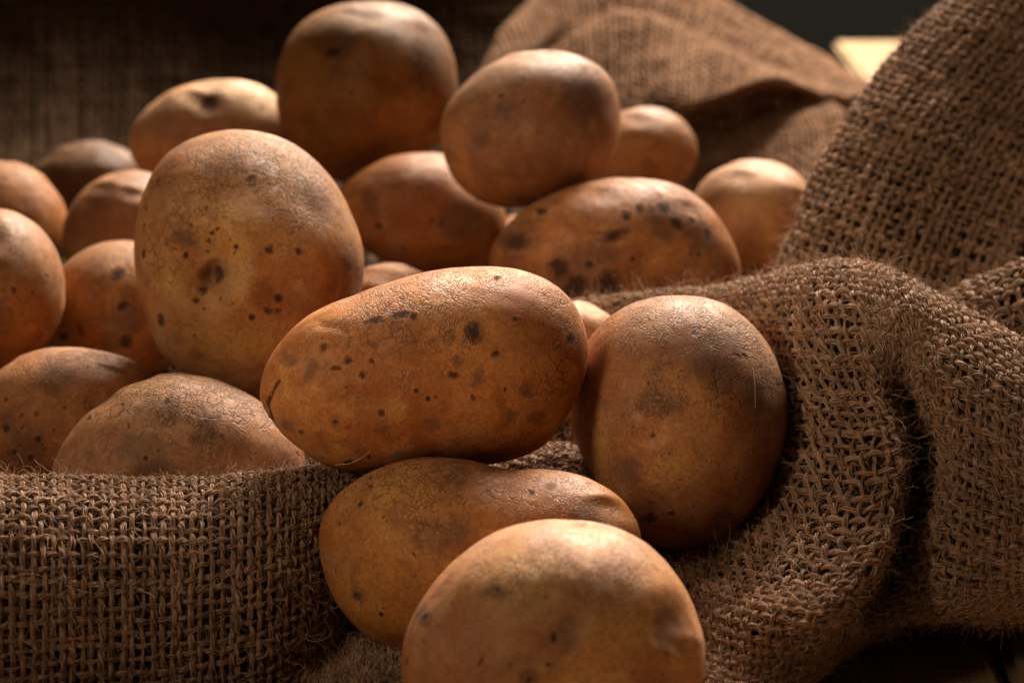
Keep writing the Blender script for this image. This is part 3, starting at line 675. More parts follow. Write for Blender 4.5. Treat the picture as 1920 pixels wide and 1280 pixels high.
               [(0.0155, 0.666, 0.0197), (0.0459, 0.6552, 0.0186), (0.0678, 0.6313, 0.0293), (0.0765, 0.6006, 0.0385), (0.0861, 0.5755, 0.0452), (0.0976, 0.5721, 0.0478),
                (0.1096, 0.6153, 0.0319), (0.1077, 0.5776, 0.0452), (0.1117, 0.5639, 0.0451), (0.1228, 0.5556, 0.0419), (0.1344, 0.5485, 0.039)],
               [(0.0154, 0.6577, 0.0062), (0.0457, 0.6469, 0.0054), (0.0651, 0.6142, 0.0146), (0.073, 0.5839, 0.0247), (0.0831, 0.559, 0.0322), (0.0947, 0.5577, 0.0348),
                (0.1078, 0.608, 0.0147), (0.1056, 0.571, 0.0304), (0.1096, 0.5558, 0.032), (0.1219, 0.5479, 0.0303), (0.134, 0.5434, 0.0293)],
               [(0.015, 0.6354, 0.0017), (0.0398, 0.6229, 0.0019), (0.053, 0.5879, 0.0105), (0.0638, 0.5601, 0.0189), (0.0752, 0.5408, 0.0241), (0.0879, 0.5441, 0.0248),
                (0.0995, 0.5941, 0.0035), (0.1012, 0.5667, 0.0167), (0.1081, 0.5508, 0.0192), (0.1219, 0.5449, 0.0203), (0.134, 0.5408, 0.0207)],
               [(0.0143, 0.6026, 0.0038), (0.0307, 0.5865, 0.0059), (0.0441, 0.5608, 0.0108), (0.0556, 0.5411, 0.0149), (0.067, 0.5284, 0.0177), (0.0768, 0.535, 0.0155),
                (0.0912, 0.5748, 0.0018), (0.0952, 0.5659, 0.0071), (0.1085, 0.5544, 0.0106), (0.1238, 0.5491, 0.0136), (0.1354, 0.5452, 0.0146)],
               [(0.0138, 0.5779, 0.002), (0.0295, 0.5603, 0.0023), (0.0428, 0.5403, 0.0054), (0.0532, 0.526, 0.0064), (0.0648, 0.5277, 0.0053), (0.0742, 0.542, 0.004),
                (0.0878, 0.564, 0.0009), (0.0958, 0.5645, 0.0026), (0.1119, 0.5637, 0.0034), (0.1276, 0.562, 0.0047), (0.1395, 0.5614, 0.0061)],
               [(0.0128, 0.53, -0.001), (0.0277, 0.5197, -0.0003), (0.0408, 0.5099, 0.0017), (0.0491, 0.5059, 0.0023), (0.0598, 0.5152, 0.0019), (0.0716, 0.5399, -0.0029),
                (0.0896, 0.5745, -0.009), (0.1009, 0.5845, -0.009), (0.1182, 0.5875, -0.009), (0.1355, 0.5895, -0.009), (0.1482, 0.5897, -0.009)]]}
cloth = empty('burlap_cloth', (0.05, 0.6, 0.0))
cloth['label'] = 'crumpled brown burlap cloth with thick folds round the front potatoes'
cloth['category'] = 'burlap cloth'
sack = empty('burlap_sack', (0.0, 1.0, 0.0))
sack['label'] = 'brown burlap sack lying open behind the heap of potatoes'
sack['category'] = 'sack'
weave('front_fold', SHEETS['front_fold'], cloth, pitch=0.0024, thick=0.235, strands=9, fuzz=2.2, seed=1)
weave('side_fold', SHEETS['side_fold'], cloth, pitch=0.0031, strands=10, fuzz=2.8, seed=2)
weave('raised_flap', SHEETS['raised_flap'], cloth, pitch=0.0031, strands=8, fuzz=1.0, seed=3)
weave('flap_light_stop', SHEETS['flap_light_stop'], cloth, mat=M_SHADE_TONED_YARN, sides=4, per=2, strands=0, seed=9, thick=0.54)  # second flap layer, closed and darkened to stop light through the weave
weave('fold_light_stop', SHEETS['fold_light_stop'], cloth, mat=M_SHADE_TONED_YARN, sides=4, per=2, strands=0, seed=10, thick=0.60)  # unseen dark layer added behind the side fold to block light through holes
weave('fold_light_stop', SHEETS['front_light_stop'], cloth, mat=M_SHADE_TONED_YARN, sides=4, per=2, strands=0, seed=11, thick=0.54)  # added closed layer behind the front fold, keeps its holes dark
weave('fold_light_stop', SHEETS['low_light_stop'], cloth, mat=M_SHADE_TONED_YARN, sides=4, per=2, strands=0, seed=12, thick=0.54)  # added closed layer behind the low fold against light leaking through
weave('low_fold', SHEETS['low_fold'], cloth, strands=8, fuzz=1.2, seed=4)
weave('heap_floor', SHEETS['heap_floor'], cloth, mat=M_SHADE_TONED_YARN, sides=4, per=2, strands=0, seed=5, pitch=0.0064, thick=0.34)  # floor cloth darkened in colour so gaps between potatoes look shaded
weave('back_panel', SHEETS['back_panel'], sack, mat=M_PALE_YARN, sides=4, per=2, strands=0, seed=6, pitch=0.0031, thick=0.30, crumple=0.0012)
weave('inner_wall', SHEETS['inner_wall'], sack, sides=4, per=2, strands=0, seed=8, pitch=0.0036, thick=0.50, mat=M_SHADE_TONED_YARN, crumple=0.0008)  # shade inside the sack put into the yarn colour


# ------------------------------------------------------------------ potatoes
def cube_sphere(n):
    """unit sphere from a cube grid, quads"""
    t = np.tan(np.linspace(-math.pi / 4, math.pi / 4, n + 1))
    vs, fs, key = [], [], {}
    A, B = np.meshgrid(t, t, indexing='ij')
    one = np.ones_like(A)
    faces = [(A, B, one), (B, A, -one), (one, A, B), (-one, B, A), (B, one, A), (A, -one, B)]
    for f in faces:
        vs.append(np.stack(f, -1).reshape(-1, 3))
    v = np.concatenate(vs)
    i, j = np.meshgrid(np.arange(n), np.arange(n), indexing='ij')
    b = (i * (n + 1) + j).ravel()
    q = np.stack([b, b + n + 1, b + n + 2, b + 1], 1)
    f = np.concatenate([q + k * (n + 1) ** 2 for k in range(6)])
    v /= np.linalg.norm(v, axis=1)[:, None]
    _, first, inv = np.unique(np.round(v, 6), axis=0, return_index=True, return_inverse=True)
    return v[first], inv.ravel()[f]


_spheres = {}


def potato(p, seed):
    n = p.get('res', 44)
    if n not in _spheres:
        _spheres[n] = cube_sphere(n)
    d, f = _spheres[n]
    rad = np.asarray(p['outline']) / 1000.0
    m = len(rad)
    th = np.arctan2(d[:, 2], d[:, 0]) / (2 * math.pi) * m
    # smooth periodic cubic through the outline radii
    i = np.floor(th).astype(int)
    u = th - i
    p0, p1, p2, p3 = rad[(i - 1) % m], rad[i % m], rad[(i + 1) % m], rad[(i + 2) % m]
    R = 0.5 * (2 * p1 + (p2 - p0) * u + (2 * p0 - 5 * p1 + 4 * p2 - p3) * u ** 2 + (3 * p1 - p0 - 3 * p2 + p3) * u ** 3)
    rho = np.hypot(d[:, 0], d[:, 2])
    Rm = rad.mean()
    # towards the axis of sight the body is rounder than its outline
    Re = Rm * 0.25 * (1 - rho ** 2) + R * (1 - 0.25 * (1 - rho ** 2))
    co = np.stack([Re * d[:, 0], p['depth'] / 1000.0 * d[:, 1], Re * d[:, 2]], 1)
    sx, sz = p.get('lean', (0, 0))
    co[:, 1] += sx * co[:, 0] + sz * co[:, 2]
    face = np.clip(1 - rho ** 4, 0, 1)
    lump = noise3(co * 38 + seed * 5.3) * 0.0015 + noise3(co * 85 + seed * 2.7) * 0.00050
    co = co + d * lump[:, None] * (0.35 + 0.65 * face)[:, None] * p.get('lump', 1.0)
    co = co + d * (noise3(co * 260 + seed) * 0.00010)[:, None]
    spot = np.zeros(len(co))
    patch = np.zeros(len(co))
    pale = np.zeros(len(co))
    front = co[:, 1] < sx * co[:, 0] + sz * co[:, 2] + 0.002

    def near(s):
        dx, dz = co[:, 0] - s[0] / 1000.0, co[:, 2] - s[1] / 1000.0
        a = math.radians(s[4]) if len(s) > 4 else 0.0
        e, w = s[2] / 1000.0, (s[3] if len(s) > 3 else s[2]) / 1000.0
        return np.hypot((dx * math.cos(a) + dz * math.sin(a)) / e, (-dx * math.sin(a) + dz * math.cos(a)) / w)

    for x, z, r_, dep in p.get('dimples', ()):
        q = np.hypot(co[:, 0] - x / 1000.0, co[:, 2] - z / 1000.0) / (r_ / 1000.0)
        amt = dep / 1000.0 * (np.exp(-q ** 2) - 0.16 * np.exp(-((q - 1.7) / 0.5) ** 2))
        co[:, 1] += np.where(front, amt, 0)
    er = np.random.default_rng(seed + 50)
    for _ in range(p.get('eyes', 5)):
        v = er.normal(size=3)
        v[1] = -abs(v[1])
        v /= np.linalg.norm(v)
        v = d[np.argmax(d @ v)]
        base_pt = co[np.argmax(d @ v)]
        side = np.cross(v, (0.2, 0.1, 1.0))
        side /= np.linalg.norm(side)
        upv = np.cross(side, v)
        rel = co - base_pt
        a_, b_ = rel @ side, rel @ upv
        w_ = er.uniform(0.0022, 0.0042)
        q2 = (a_ / (w_ * 1.5)) ** 2 + (b_ / w_) ** 2
        near_ = np.exp(-q2)
        brow = np.exp(-((a_ / (w_ * 1.8)) ** 2 + ((b_ - w_ * 1.1) / (w_ * 0.5)) ** 2))
        same = (rel @ v) > -0.012
        co = co - d * np.where(same, er.uniform(0.0003, 0.0008) * (near_ - 0.55 * brow), 0)[:, None]
        patch = np.maximum(patch, np.where(same, 0.45 * near_, 0))
        spot = np.maximum(spot, np.where(same, np.clip(er.uniform(0.2, 0.75) - 0.62 * np.hypot(a_ / 1.7, b_) / 0.0009, 0, 1), 0))
    for s in p.get('spots', ()):
        spot = np.maximum(spot, np.where(front, np.clip(1.12 - 0.70 * near(s), 0, 1), 0))
    for s in p.get('patches', ()):
        patch = np.maximum(patch, np.where(front, np.exp(-near(s) ** 2), 0))
    for s in p.get('pales', ()):
        pale = np.maximum(pale, np.where(front, np.exp(-near(s) ** 2) * 0.6, 0))
    for line in p.get('creases', ()):
        pl = np.asarray(line) / 1000.0
        best = np.full(len(co), 9.0)
        for a, b in zip(pl[:-1], pl[1:]):
            ab = b - a
            tt = np.clip(((co[:, [0, 2]] - a) @ ab) / (ab @ ab), 0, 1)
            best = np.minimum(best, np.linalg.norm(co[:, [0, 2]] - a - tt[:, None] * ab, axis=1))
        k_ = 1.0 if line is p['creases'][0] else 0.35
        spot = np.maximum(spot, np.where(front, np.clip((1.25 - best / 0.0007) * k_, 0, 1), 0))
        co = co - d * np.where(front, 0.0013 * k_ * np.exp(-(best / 0.0011) ** 2), 0)[:, None]
    o = mesh_object('potato', co, f, M_POTATO)
    point_attr(o.data, 'spot', spot)
    point_attr(o.data, 'patch', patch)
    point_attr(o.data, 'pale', pale)
    # the skin is drier and more netted towards one shoulder of each potato
    point_attr(o.data, 'dry', 0.22 * (d @ np.array(p.get('dry', (0.15, -0.1, 0.98))) - 0.30))
    o.location = p['at']
    o.rotation_euler = (-PITCH, 0, 0)
    o['skin_seed'] = seed * 0.61
    o['skin_net'] = p.get('net', 0.7)
    o['skin_tone'] = p.get('tone', 1.0)
    o['skin_sat'] = p.get('sat', 1.0)
    o['skin_hue'] = p.get('hue', 0.5)
    o['label'] = p['label']
    o['category'] = 'potato'
    o['group'] = 'potatoes in the heap'
    return o


POTATOES = [{'label': 'long oval potato with many dark spots and a split dark end, lying across its neighbours',
  'at': (-0.0224, 0.5955, 0.0595),
  'depth': 27,
  'outline': [41.8, 42.8, 42.5, 40.3, 36.4, 32.2, 28.9, 26.7, 25.3, 24.5, 24.5, 25.4, 27.0, 30.2, 33.9, 37.5, 41.1, 42.8, 40.9, 37.9, 35.0, 31.7, 28.9, 27.2, 25.8, 25.8, 27.3,
              29.4, 32.6, 36.0, 38.1, 39.8],
  'spots': [(-24.5, 5.7, 1.38), (-18.1, 2.7, 1.1), (-12.3, 2.6, 0.83), (-14.5, -0.9, 1.24), (-21.3, 0.8, 1.65, 0.69, 0), (13.2, 9.6, 2.21, 2.48), (-11.8, 12.5, 2.76, 0.97, 8),
            (-5.2, 14.0, 2.21, 0.83, 15), (-2.0, 13.6, 0.97), (37.3, 8.1, 1.1, 1.52), (18.5, 4.3, 1.24, 0.83), (7.9, -0.9, 1.52, 0.97), (-1.3, -4.9, 0.69), (1.6, -6.7, 0.69),
            (3.5, -6.3, 0.55), (-21.7, -12.6, 0.69), (-10.0, -10.3, 0.83, 1.24), (23.5, 12.9, 1.38, 0.69), (18.7, 23.6, 0.97, 0.69), (-30.7, -15.4, 0.83),
            (-19.0, -23.2, 1.1, 0.69), (-13.4, -21.6, 0.69)],
  'patches': [(7.0, 9.2, 1.93), (2.8, -12.9, 2.62), (-5.4, -22.0, 3.31, 2.48), (-34.4, -13.7, 2.21), (-21.7, -12.6, 1.65, 2.21), (8.9, 2.3, 1.79), (25.9, -5.0, 2.21),
              (22.4, -11.2, 2.21), (28.6, -11.9, 3.31, 2.48), (-27.6, 0.5, 1.93, 4.14, -25), (-33.7, 2.6, 3.03, 1.93), (-10.0, -14.7, 1.93, 1.65), (14.1, -1.6, 1.93, 2.76),
              (13.0, 10.1, 3.58)],
  'creases': [[(-37.3, -2.6), (-39.1, -5.7), (-40.6, -8.8), (-39.4, -13.3), (-37.2, -17.2), (-32.7, -21.0)], [(-25.9, 11.5), (-20.3, 10.8), (-17.9, 8.8), (-18.4, 6.0)]],
  'res': 100,
  'net': 1.0,
  'lean': (0.1, 0.0),
  'lump': 0.45,
  'eyes': 2,
  'hue': 0.495,
  'sat': 1.08,
  'tone': 1.15},
 {'label': 'big round potato standing upright with a deep eye in its face',
  'at': (-0.0757, 0.6758, 0.0656),
  'depth': 31,
  'outline': [33.0, 32.9, 32.9, 33.5, 34.4, 35.5, 36.8, 37.9, 38.6, 39.3, 39.9, 40.0, 39.0, 37.0, 35.0, 33.6, 32.9, 32.8, 33.1, 34.1, 35.8, 36.5, 36.1, 36.9, 38.4, 38.9, 38.4,
              37.5, 36.3, 35.0, 33.8, 33.0],
  'spots': [(-6.4, -3.4, 1.54, 2.32, 0), (-10.7, -7.6, 1.39), (-12.3, -10.3, 1.08), (-23.1, -16.2, 1.54, 2.16), (-28.3, 2.8, 0.77, 1.39), (8.6, 3.6, 1.39), (10.9, -9.9, 1.24),
            (7.8, -13.4, 1.24), (16.3, 3.1, 0.93), (2.4, 23.6, 1.7, 0.93, 20), (-7.6, 8.2, 0.77), (-5.8, 9.4, 0.62), (-0.7, 4.3, 0.77), (-15.4, 2.0, 0.93), (3.5, -15.1, 0.93),
            (-9.2, 15.1, 0.62)],
  'patches': [(-16.1, 7.4, 5.25, 3.71, -30), (20.2, 18.2, 4.63, 9.26, 30), (29.4, 1.2, 2.47, 4.63), (-7.6, -2.6, 4.63), (-19.2, 35.2, 3.09)],
  'pales': [(-2.2, 9.0, 9.26, 7.72), (-16.9, -6.5, 6.95, 9.26), (0.1, -3.4, 4.63, 7.72), (-2.2, -21.9, 9.26, 6.18)],
  'dimples': [(-19.7, -8.3, 7.1, -2.4), (1.9, -9.9, 7.1, -2.0), (-1.2, 9.0, 6.79, -1.8), (-7.0, -4.0, 3.09, 3.2), (-10.4, -6.5, 2.78, 0.9), (-8.9, -1.2, 7.72, 7.0),
              (-11.0, -10.3, 5.56, 0.8), (-19.2, 6.6, 6.18, 1.0), (13.2, -9.6, 9.26, 0.8)],
  'res': 90,
  'net': 1.0,
  'lump': 1.0,
  'eyes': 0,
  'sat': 1.03,
  'hue': 0.4975},
 {'label': 'tall smooth brown potato at the top of the heap before the dark sack',
  'at': (-0.0518, 0.8531, 0.0812),
  'depth': 31,
  'outline': [32.2, 32.5, 33.4, 34.3, 34.9, 35.0, 34.2, 33.0, 32.4, 32.6, 33.0, 33.6, 34.1, 33.9, 33.3, 32.8, 32.4, 32.3, 32.6, 32.9, 33.3, 33.4, 33.3, 33.0, 32.3, 31.5, 30.7,
              30.1, 30.1, 31.0, 32.1, 32.3],
  'spots': [(-10.2, 11.4, 2.67, 1.72)],
  'patches': [(-9.3, 14.3, 9.54), (21.3, 10.5, 7.63, 17.17)],
  'dimples': [(-9.3, 12.4, 7.63, 1.0)],
  'net': 0.6,
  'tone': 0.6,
  'sat': 1.1,
  'hue': 0.501},
 {'label': 'smooth egg shaped potato balanced on the black spotted one',
  'at': (0.0061, 0.7709, 0.0858),
  'depth': 29,
  'outline': [29.3, 29.8, 30.4, 30.6, 29.6, 28.0, 26.8, 25.7, 24.9, 24.7, 24.6, 24.8, 25.3, 26.0, 27.1, 28.6, 29.4, 29.4, 29.8, 30.1, 29.6, 28.6, 27.4, 26.1, 25.1, 24.7, 24.7,
              24.9, 25.5, 26.6, 27.9, 28.8],
  'spots': [(-9.6, 8.1, 1.04, 0.69)],
  'patches': [(-8.7, 3.7, 4.5), (-15.7, -5.8, 3.81), (14.6, 7.2, 8.66)],
  'dimples': [(-8.7, 6.3, 7.79, 1.2)],
  'net': 0.5,
  'tone': 0.82,
  'sat': 0.99,
  'hue': 0.4963},
 {'label': 'potato blotched with black spots just behind the rim of burlap',
  'at': (0.0317, 0.7399, 0.0528),
  'depth': 24,
  'outline': [39.5, 36.9, 34.4, 31.8, 29.4, 27.2, 25.1, 23.9, 23.5, 23.3, 23.8, 24.8, 26.3, 28.8, 32.0, 35.7, 39.1, 39.9, 36.9, 32.3, 28.9, 26.8, 24.9, 23.6, 23.4, 24.1, 25.8,
              28.2, 30.7, 34.3, 39.0, 41.1],
  'spots': [(-0.5, 4.1, 4.39, 2.03, 20), (15.2, 12.6, 2.19, 1.86), (19.2, 7.8, 2.53, 1.69, -30), (7.9, 12.6, 1.52), (3.4, 10.0, 1.69), (-30.9, 2.8, 4.39, 3.04),
            (-17.4, -5.7, 3.38), (-12.3, -11.6, 3.71), (-2.2, -10.7, 4.05), (29.0, 4.5, 1.35, 2.03), (-8.1, -4.8, 1.35), (-22.4, 12.1, 2.03, 1.35), (5.4, -3.1, 1.01),
            (24.0, 8.7, 1.35)],
  'patches': [(-4.7, -1.4, 6.75), (-30.0, 3.6, 8.44), (-11.5, -8.2, 11.81), (25.6, 5.3, 8.44, 5.06, -40), (15.5, 10.4, 8.44)],
  'net': 0.7,
  'tone': 0.95,
  'res': 64,
  'hue': 0.493,
  'sat': 1.06},
 {'label': 'small pale potato tucked between the black spotted one and the raised burlap flap',
  'at': (0.0843, 0.8206, 0.0432),
  'depth': 22,
  'outline': [22.7, 22.7, 22.4, 22.1, 21.8, 21.4, 21.1, 20.9, 20.9, 20.9, 21.1, 21.4, 21.8, 22.1, 22.4, 22.7, 22.7, 22.7, 22.4, 22.1, 21.8, 21.4, 21.1, 20.9, 20.9, 20.9, 21.1,
              21.4, 21.8, 22.1, 22.4, 22.7],
  'pales': [(-4.1, 7.5, 11.18, 7.46)],
  'net': 0.6,
  'tone': 1.15,
  'sat': 0.96,
  'hue': 0.4952},
 {'label': 'small plain potato half hidden behind the smooth egg shaped one',
  'at': (0.05, 0.8813, 0.0536),
  'depth': 19,
  'outline': [19.2, 19.1, 18.8, 18.4, 18.0, 17.5, 17.2, 17.0, 16.9, 17.0, 17.2, 17.5, 18.0, 18.4, 18.8, 19.1, 19.2, 19.1, 18.8, 18.4, 18.0, 17.5, 17.2, 17.0, 16.9, 17.0, 17.2,
              17.5, 18.0, 18.4, 18.8, 19.1],
  'net': 0.5,
  'tone': 0.85,
  'sat': 1.03,
  'hue': 0.4987},
 {'label': 'squat brown potato wedged under the smooth egg shaped one',
  'at': (-0.0312, 0.8015, 0.0492),
  'depth': 23,
  'outline': [29.0, 27.2, 25.1, 23.7, 23.1, 22.8, 22.3, 21.7, 21.2, 21.4, 22.1, 23.1, 24.3, 26.0, 28.1, 29.1, 27.7, 25.5, 23.8, 22.0, 20.5, 19.8, 19.7, 20.0, 20.8, 21.8, 23.4,
              25.3, 27.0, 28.4, 29.4, 29.7],
  'spots': [(-13.4, -4.7, 1.27), (-5.2, -12.0, 0.91)],
  'patches': [(-16.1, 4.4, 4.73), (13.0, -2.9, 9.1)],
  'net': 0.6,
  'tone': 0.9,
  'sat': 1.1,
  'hue': 0.494},
 {'label': 'pale potato with one dark eye against the dark sack',
  'at': (-0.1095, 0.868, 0.0615),
  'depth': 20,
  'outline': [30.7, 30.4, 29.4, 28.0, 26.4, 24.8, 23.3, 22.0, 21.4, 21.4, 21.8, 22.6, 23.7, 25.1, 26.9, 28.8, 30.5, 30.8, 29.4, 27.4, 25.8, 24.4, 23.0, 22.0, 21.5, 21.6, 22.3,
              23.3, 24.4, 25.8, 27.7, 29.7],
  'spots': [(0.6, 11.1, 2.93, 3.32), (19.3, 9.8, 0.98)],
  'patches': [(1.2, 11.7, 5.08)],
  'pales': [(13.9, 13.7, 11.71, 7.81)],
  'dimples': [(0.6, 11.1, 4.29, 1.4)],
  'net': 0.6,
  'tone': 1.45,
  'sat': 0.9,
  'hue': 0.502},
 {'label': 'dim blurred potato deepest in the shade of the sack',
  'at': (-0.1684, 0.9359, 0.0269),
  'depth': 19,
  'outline': [23.5, 23.7, 23.4, 22.6, 21.6, 20.6, 19.8, 19.1, 18.8, 18.7, 18.8, 19.2, 20.0, 20.8, 21.8, 22.8, 23.5, 23.7, 23.4, 22.6, 21.6, 20.6, 19.8, 19.1, 18.8, 18.7, 18.8,
              19.2, 20.0, 20.8, 21.8, 22.8],
  'net': 0.5,
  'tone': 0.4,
  'sat': 1.06,
  'hue': 0.501},
 {'label': 'plain orange brown potato showing only its rim beside the big upright one',
  'at': (-0.1309, 0.8042, 0.0408),
  'depth': 22,
  'outline': [23.3, 23.4, 23.4, 23.4, 23.3, 23.2, 23.0, 22.9, 22.8, 22.7, 22.7, 22.7, 22.8, 23.0, 23.1, 23.2, 23.3, 23.4, 23.4, 23.4, 23.3, 23.2, 23.0, 22.9, 22.8, 22.7, 22.7,
              22.7, 22.8, 23.0, 23.1, 23.2],
  'net': 0.5,
  'tone': 0.95,
  'sat': 0.96,
  'hue': 0.4963},
 {'label': 'small potato with a few black spots squeezed beside the big upright one',
  'at': (-0.1235, 0.7343, 0.0345),
  'depth': 21,
  'outline': [23.3, 23.3, 23.2, 23.2, 23.1, 23.1, 23.0, 23.0, 23.0, 23.0, 23.0, 23.1, 23.1, 23.2, 23.2, 23.3, 23.3, 23.3, 23.2, 23.2, 23.1, 23.1, 23.0, 23.0, 23.0, 23.0, 23.0,
              23.1, 23.1, 23.2, 23.2, 23.3],
  'spots': [(1.5, 11.5, 2.19), (3.7, 1.4, 2.03, 1.52, 30), (-15.7, -7.9, 1.69, 1.35), (-9.8, -5.9, 1.01), (4.6, -9.3, 2.03), (-13.2, -19.4, 1.35), (-4.7, -12.7, 1.01)],
  'patches': [(3.7, -2.5, 6.75), (0.3, -9.3, 5.06)],
  'net': 0.6,
  'sat': 1.03,
  'hue': 0.4998},
 {'label': 'round potato half cut off, behind one with a shallow eye',
  'at': (-0.1796, 0.8246, 0.0393),
  'depth': 21,
  'outline': [23.2, 23.2, 23.2, 23.2, 23.2, 23.2, 23.2, 23.2, 23.3, 23.3, 23.2, 23.2, 23.2, 23.2, 23.2, 23.2, 23.2, 23.2, 23.2, 23.2, 23.2, 23.2, 23.2, 23.3, 23.3, 23.3, 23.2,
              23.2, 23.2, 23.2, 23.2, 23.2],
  'net': 0.6,
  'tone': 0.95,
  'sat': 1.1,
  'hue': 0.4952},
 {'label': 'round potato half cut off, with a shallow eye near its top',
  'at': (-0.1565, 0.7075, 0.0496),
  'depth': 24,
  'outline': [20.4, 20.6, 20.9, 21.5, 22.2, 23.1, 23.8, 24.4, 24.6, 24.4, 23.8, 23.1, 22.2, 21.5, 20.9, 20.6, 20.4, 20.6, 20.9, 21.5, 22.2, 23.1, 23.8, 24.4, 24.6, 24.4, 23.8,
              23.1, 22.2, 21.5, 20.9, 20.6],
  'spots': [(1.8, 14.6, 1.46, 0.97)],
  'patches': [(4.1, -9.4, 6.49)],
  'dimples': [(1.8, 14.6, 4.22, 1.6)],
  'net': 0.6,
  'sat': 0.99,
  'hue': 0.4987},
 {'label': 'low potato with dark freckles behind the front burlap rim',
  'at': (-0.128, 0.6575, 0.0226),
  'depth': 26,
  'outline': [29.4, 29.0, 28.7, 28.2, 26.8, 25.1, 23.9, 23.3, 23.0, 23.1, 23.5, 24.1, 25.0, 26.0, 27.1, 28.1, 29.0, 29.7, 29.7, 28.9, 27.8, 26.4, 24.8, 23.5, 23.0, 23.5, 24.6,
              25.9, 26.9, 28.0, 29.0, 29.5],
  'spots': [(-12.3, 0.5, 1.38), (-15.8, -0.0, 1.07), (-3.1, -2.3, 1.07), (-3.8, 4.6, 0.92), (-8.4, 3.8, 0.77), (15.3, 16.9, 3.68, 0.77, -20), (1.5, -0.0, 0.77),
            (-16.9, -6.1, 1.84, 0.92), (-10.0, -6.1, 0.92), (-5.4, -7.7, 1.07), (-13.0, 8.4, 0.61), (3.8, 6.1, 0.61)],
  'patches': [(-6.9, -4.6, 7.67), (0.8, 15.3, 6.13), (-11.5, 1.5, 4.6)],
  'net': 0.95,
  'res': 64,
  'sat': 1.06,
  'hue': 0.494},
 {'label': 'broad potato with a grey scuff resting behind the front burlap rim',
  'at': (-0.089, 0.613, 0.0312),
  'depth': 25,
  'outline': [32.7, 29.8, 27.1, 25.0, 23.2, 22.0, 21.4, 20.9, 21.0, 21.1, 21.4, 22.1, 23.0, 24.4, 26.7, 29.1, 32.3, 35.1, 34.2, 30.5, 27.3, 24.6, 22.3, 21.4, 21.5, 22.1, 23.1,
              24.5, 27.1, 30.8, 33.5, 34.1],
  'spots': [(-1.2, 13.8, 1.15, 0.72), (-10.7, 7.8, 0.43, 1.29), (-13.3, 12.8, 0.86, 0.57), (-5.7, -0.8, 0.72), (-22.9, 9.2, 0.72)],
  'patches': [(-7.1, 2.1, 8.89, 5.74), (-4.2, -3.7, 7.17, 4.3), (8.7, 4.9, 3.73), (0.1, 12.1, 4.3)],
  'net': 1.0,
  'res': 84,
  'sat': 0.96,
  'hue': 0.4975},
 {'label': 'large smooth potato with a pinpoint eye nestled against the burlap fold',
  'at': (0.0445, 0.6105, 0.0401),
  'depth': 29,
  'outline': [28.9, 29.3, 29.8, 30.8, 31.8, 32.9, 33.8, 33.8, 33.6, 33.7, 34.0, 33.8, 32.9, 31.8, 30.7, 29.6, 28.6, 27.9, 27.3, 27.5, 28.7, 30.3, 32.0, 33.5, 34.0, 33.5, 32.6,
              31.4, 30.1, 29.0, 28.4, 28.5],
  'spots': [(-8.6, -2.3, 0.85), (-8.6, -24.3, 1.99, 1.42), (-3.2, -22.8, 1.0), (-9.6, 10.9, 0.43), (-13.4, -0.2, 0.43), (-4.2, -6.6, 0.43), (16.0, 17.7, 1.14, 0.57, -30)],
  'patches': [(8.2, 14.4, 9.96, 7.11, -30), (-6.8, 5.9, 8.54, 4.27), (16.7, 8.8, 5.69), (9.6, 21.6, 8.54, 4.27), (-14.6, -11.2, 4.27)],
  'pales': [(-21.7, -5.5, 4.27, 8.54), (-1.8, -9.7, 5.69, 5.69)],
  'dimples': [(-7.8, -4.3, 11.38, -1.8), (-8.6, -2.1, 2.56, 1.3), (-8.2, -23.3, 4.27, 1.2)],
  'res': 96,
  'net': 0.95,
  'lump': 0.7,
  'eyes': 2,
  'hue': 0.495,
  'tone': 0.88,
  'sat': 1.03},
 {'label': 'kidney shaped potato with a dip in its back, under the long spotted one',
  'at': (-0.0084, 0.56, 0.0219),
  'depth': 24,
  'outline': [39.7, 40.5, 38.4, 34.4, 30.3, 26.5, 23.7, 23.0, 23.9, 25.1, 27.0, 29.5, 32.2, 35.5, 38.9, 40.5, 40.0, 38.5, 36.7, 34.6, 32.3, 29.7, 27.1, 25.2, 24.0, 23.3, 23.5,
              24.8, 26.6, 28.8, 32.0, 36.3],
  'spots': [(-29.5, -8.4, 1.06), (13.0, 17.3, 0.93, 0.53, -40), (-28.8, 13.9, 0.93, 0.53, 50), (-23.5, -12.6, 0.66)],
  'patches': [(17.7, 18.6, 1.73, 1.06), (-4.9, 20.6, 3.45), (-10.2, 7.3, 7.97, 5.31), (-28.8, -8.0, 2.66), (27.0, 11.3, 5.31)],
  'pales': [(-20.8, 17.9, 6.64, 3.32, 30)],
  'res': 96,
  'net': 0.9,
  'lump': 0.7,
  'lean': (-0.12, 0),
  'sat': 1.1,
  'hue': 0.4963},
 {'label': 'big golden potato resting lowest, in front of the kidney shaped one',
  'at': (0.009, 0.5026, 0.0258),
  'depth': 30,
  'outline': [33.8, 32.7, 31.8, 30.8, 29.9, 29.0, 27.9, 27.0, 26.6, 26.5, 26.7, 27.0, 27.6, 28.5, 29.7, 31.3, 33.2, 34.6, 34.8, 34.1, 32.4, 29.9, 28.0, 27.2, 27.1, 27.3, 28.5,
              30.6, 32.8, 34.3, 35.0, 34.8],
  'spots': [(6.0, -7.3, 0.84), (-1.2, -2.1, 0.6), (-5.2, -5.5, 0.96, 0.6, 30), (0.0, 3.6, 0.72, 1.2), (-15.7, -1.9, 1.69, 0.36, 60), (-28.3, 6.0, 1.08, 0.48, 40),
            (-1.8, 12.0, 0.48), (-12.0, 13.2, 0.48)],
  'patches': [(3.0, 5.4, 3.13, 4.82), (24.7, 4.2, 4.34, 6.02), (-28.3, 6.0, 2.41), (-5.4, -5.5, 3.13), (-12.6, 12.6, 3.61, 1.93)],
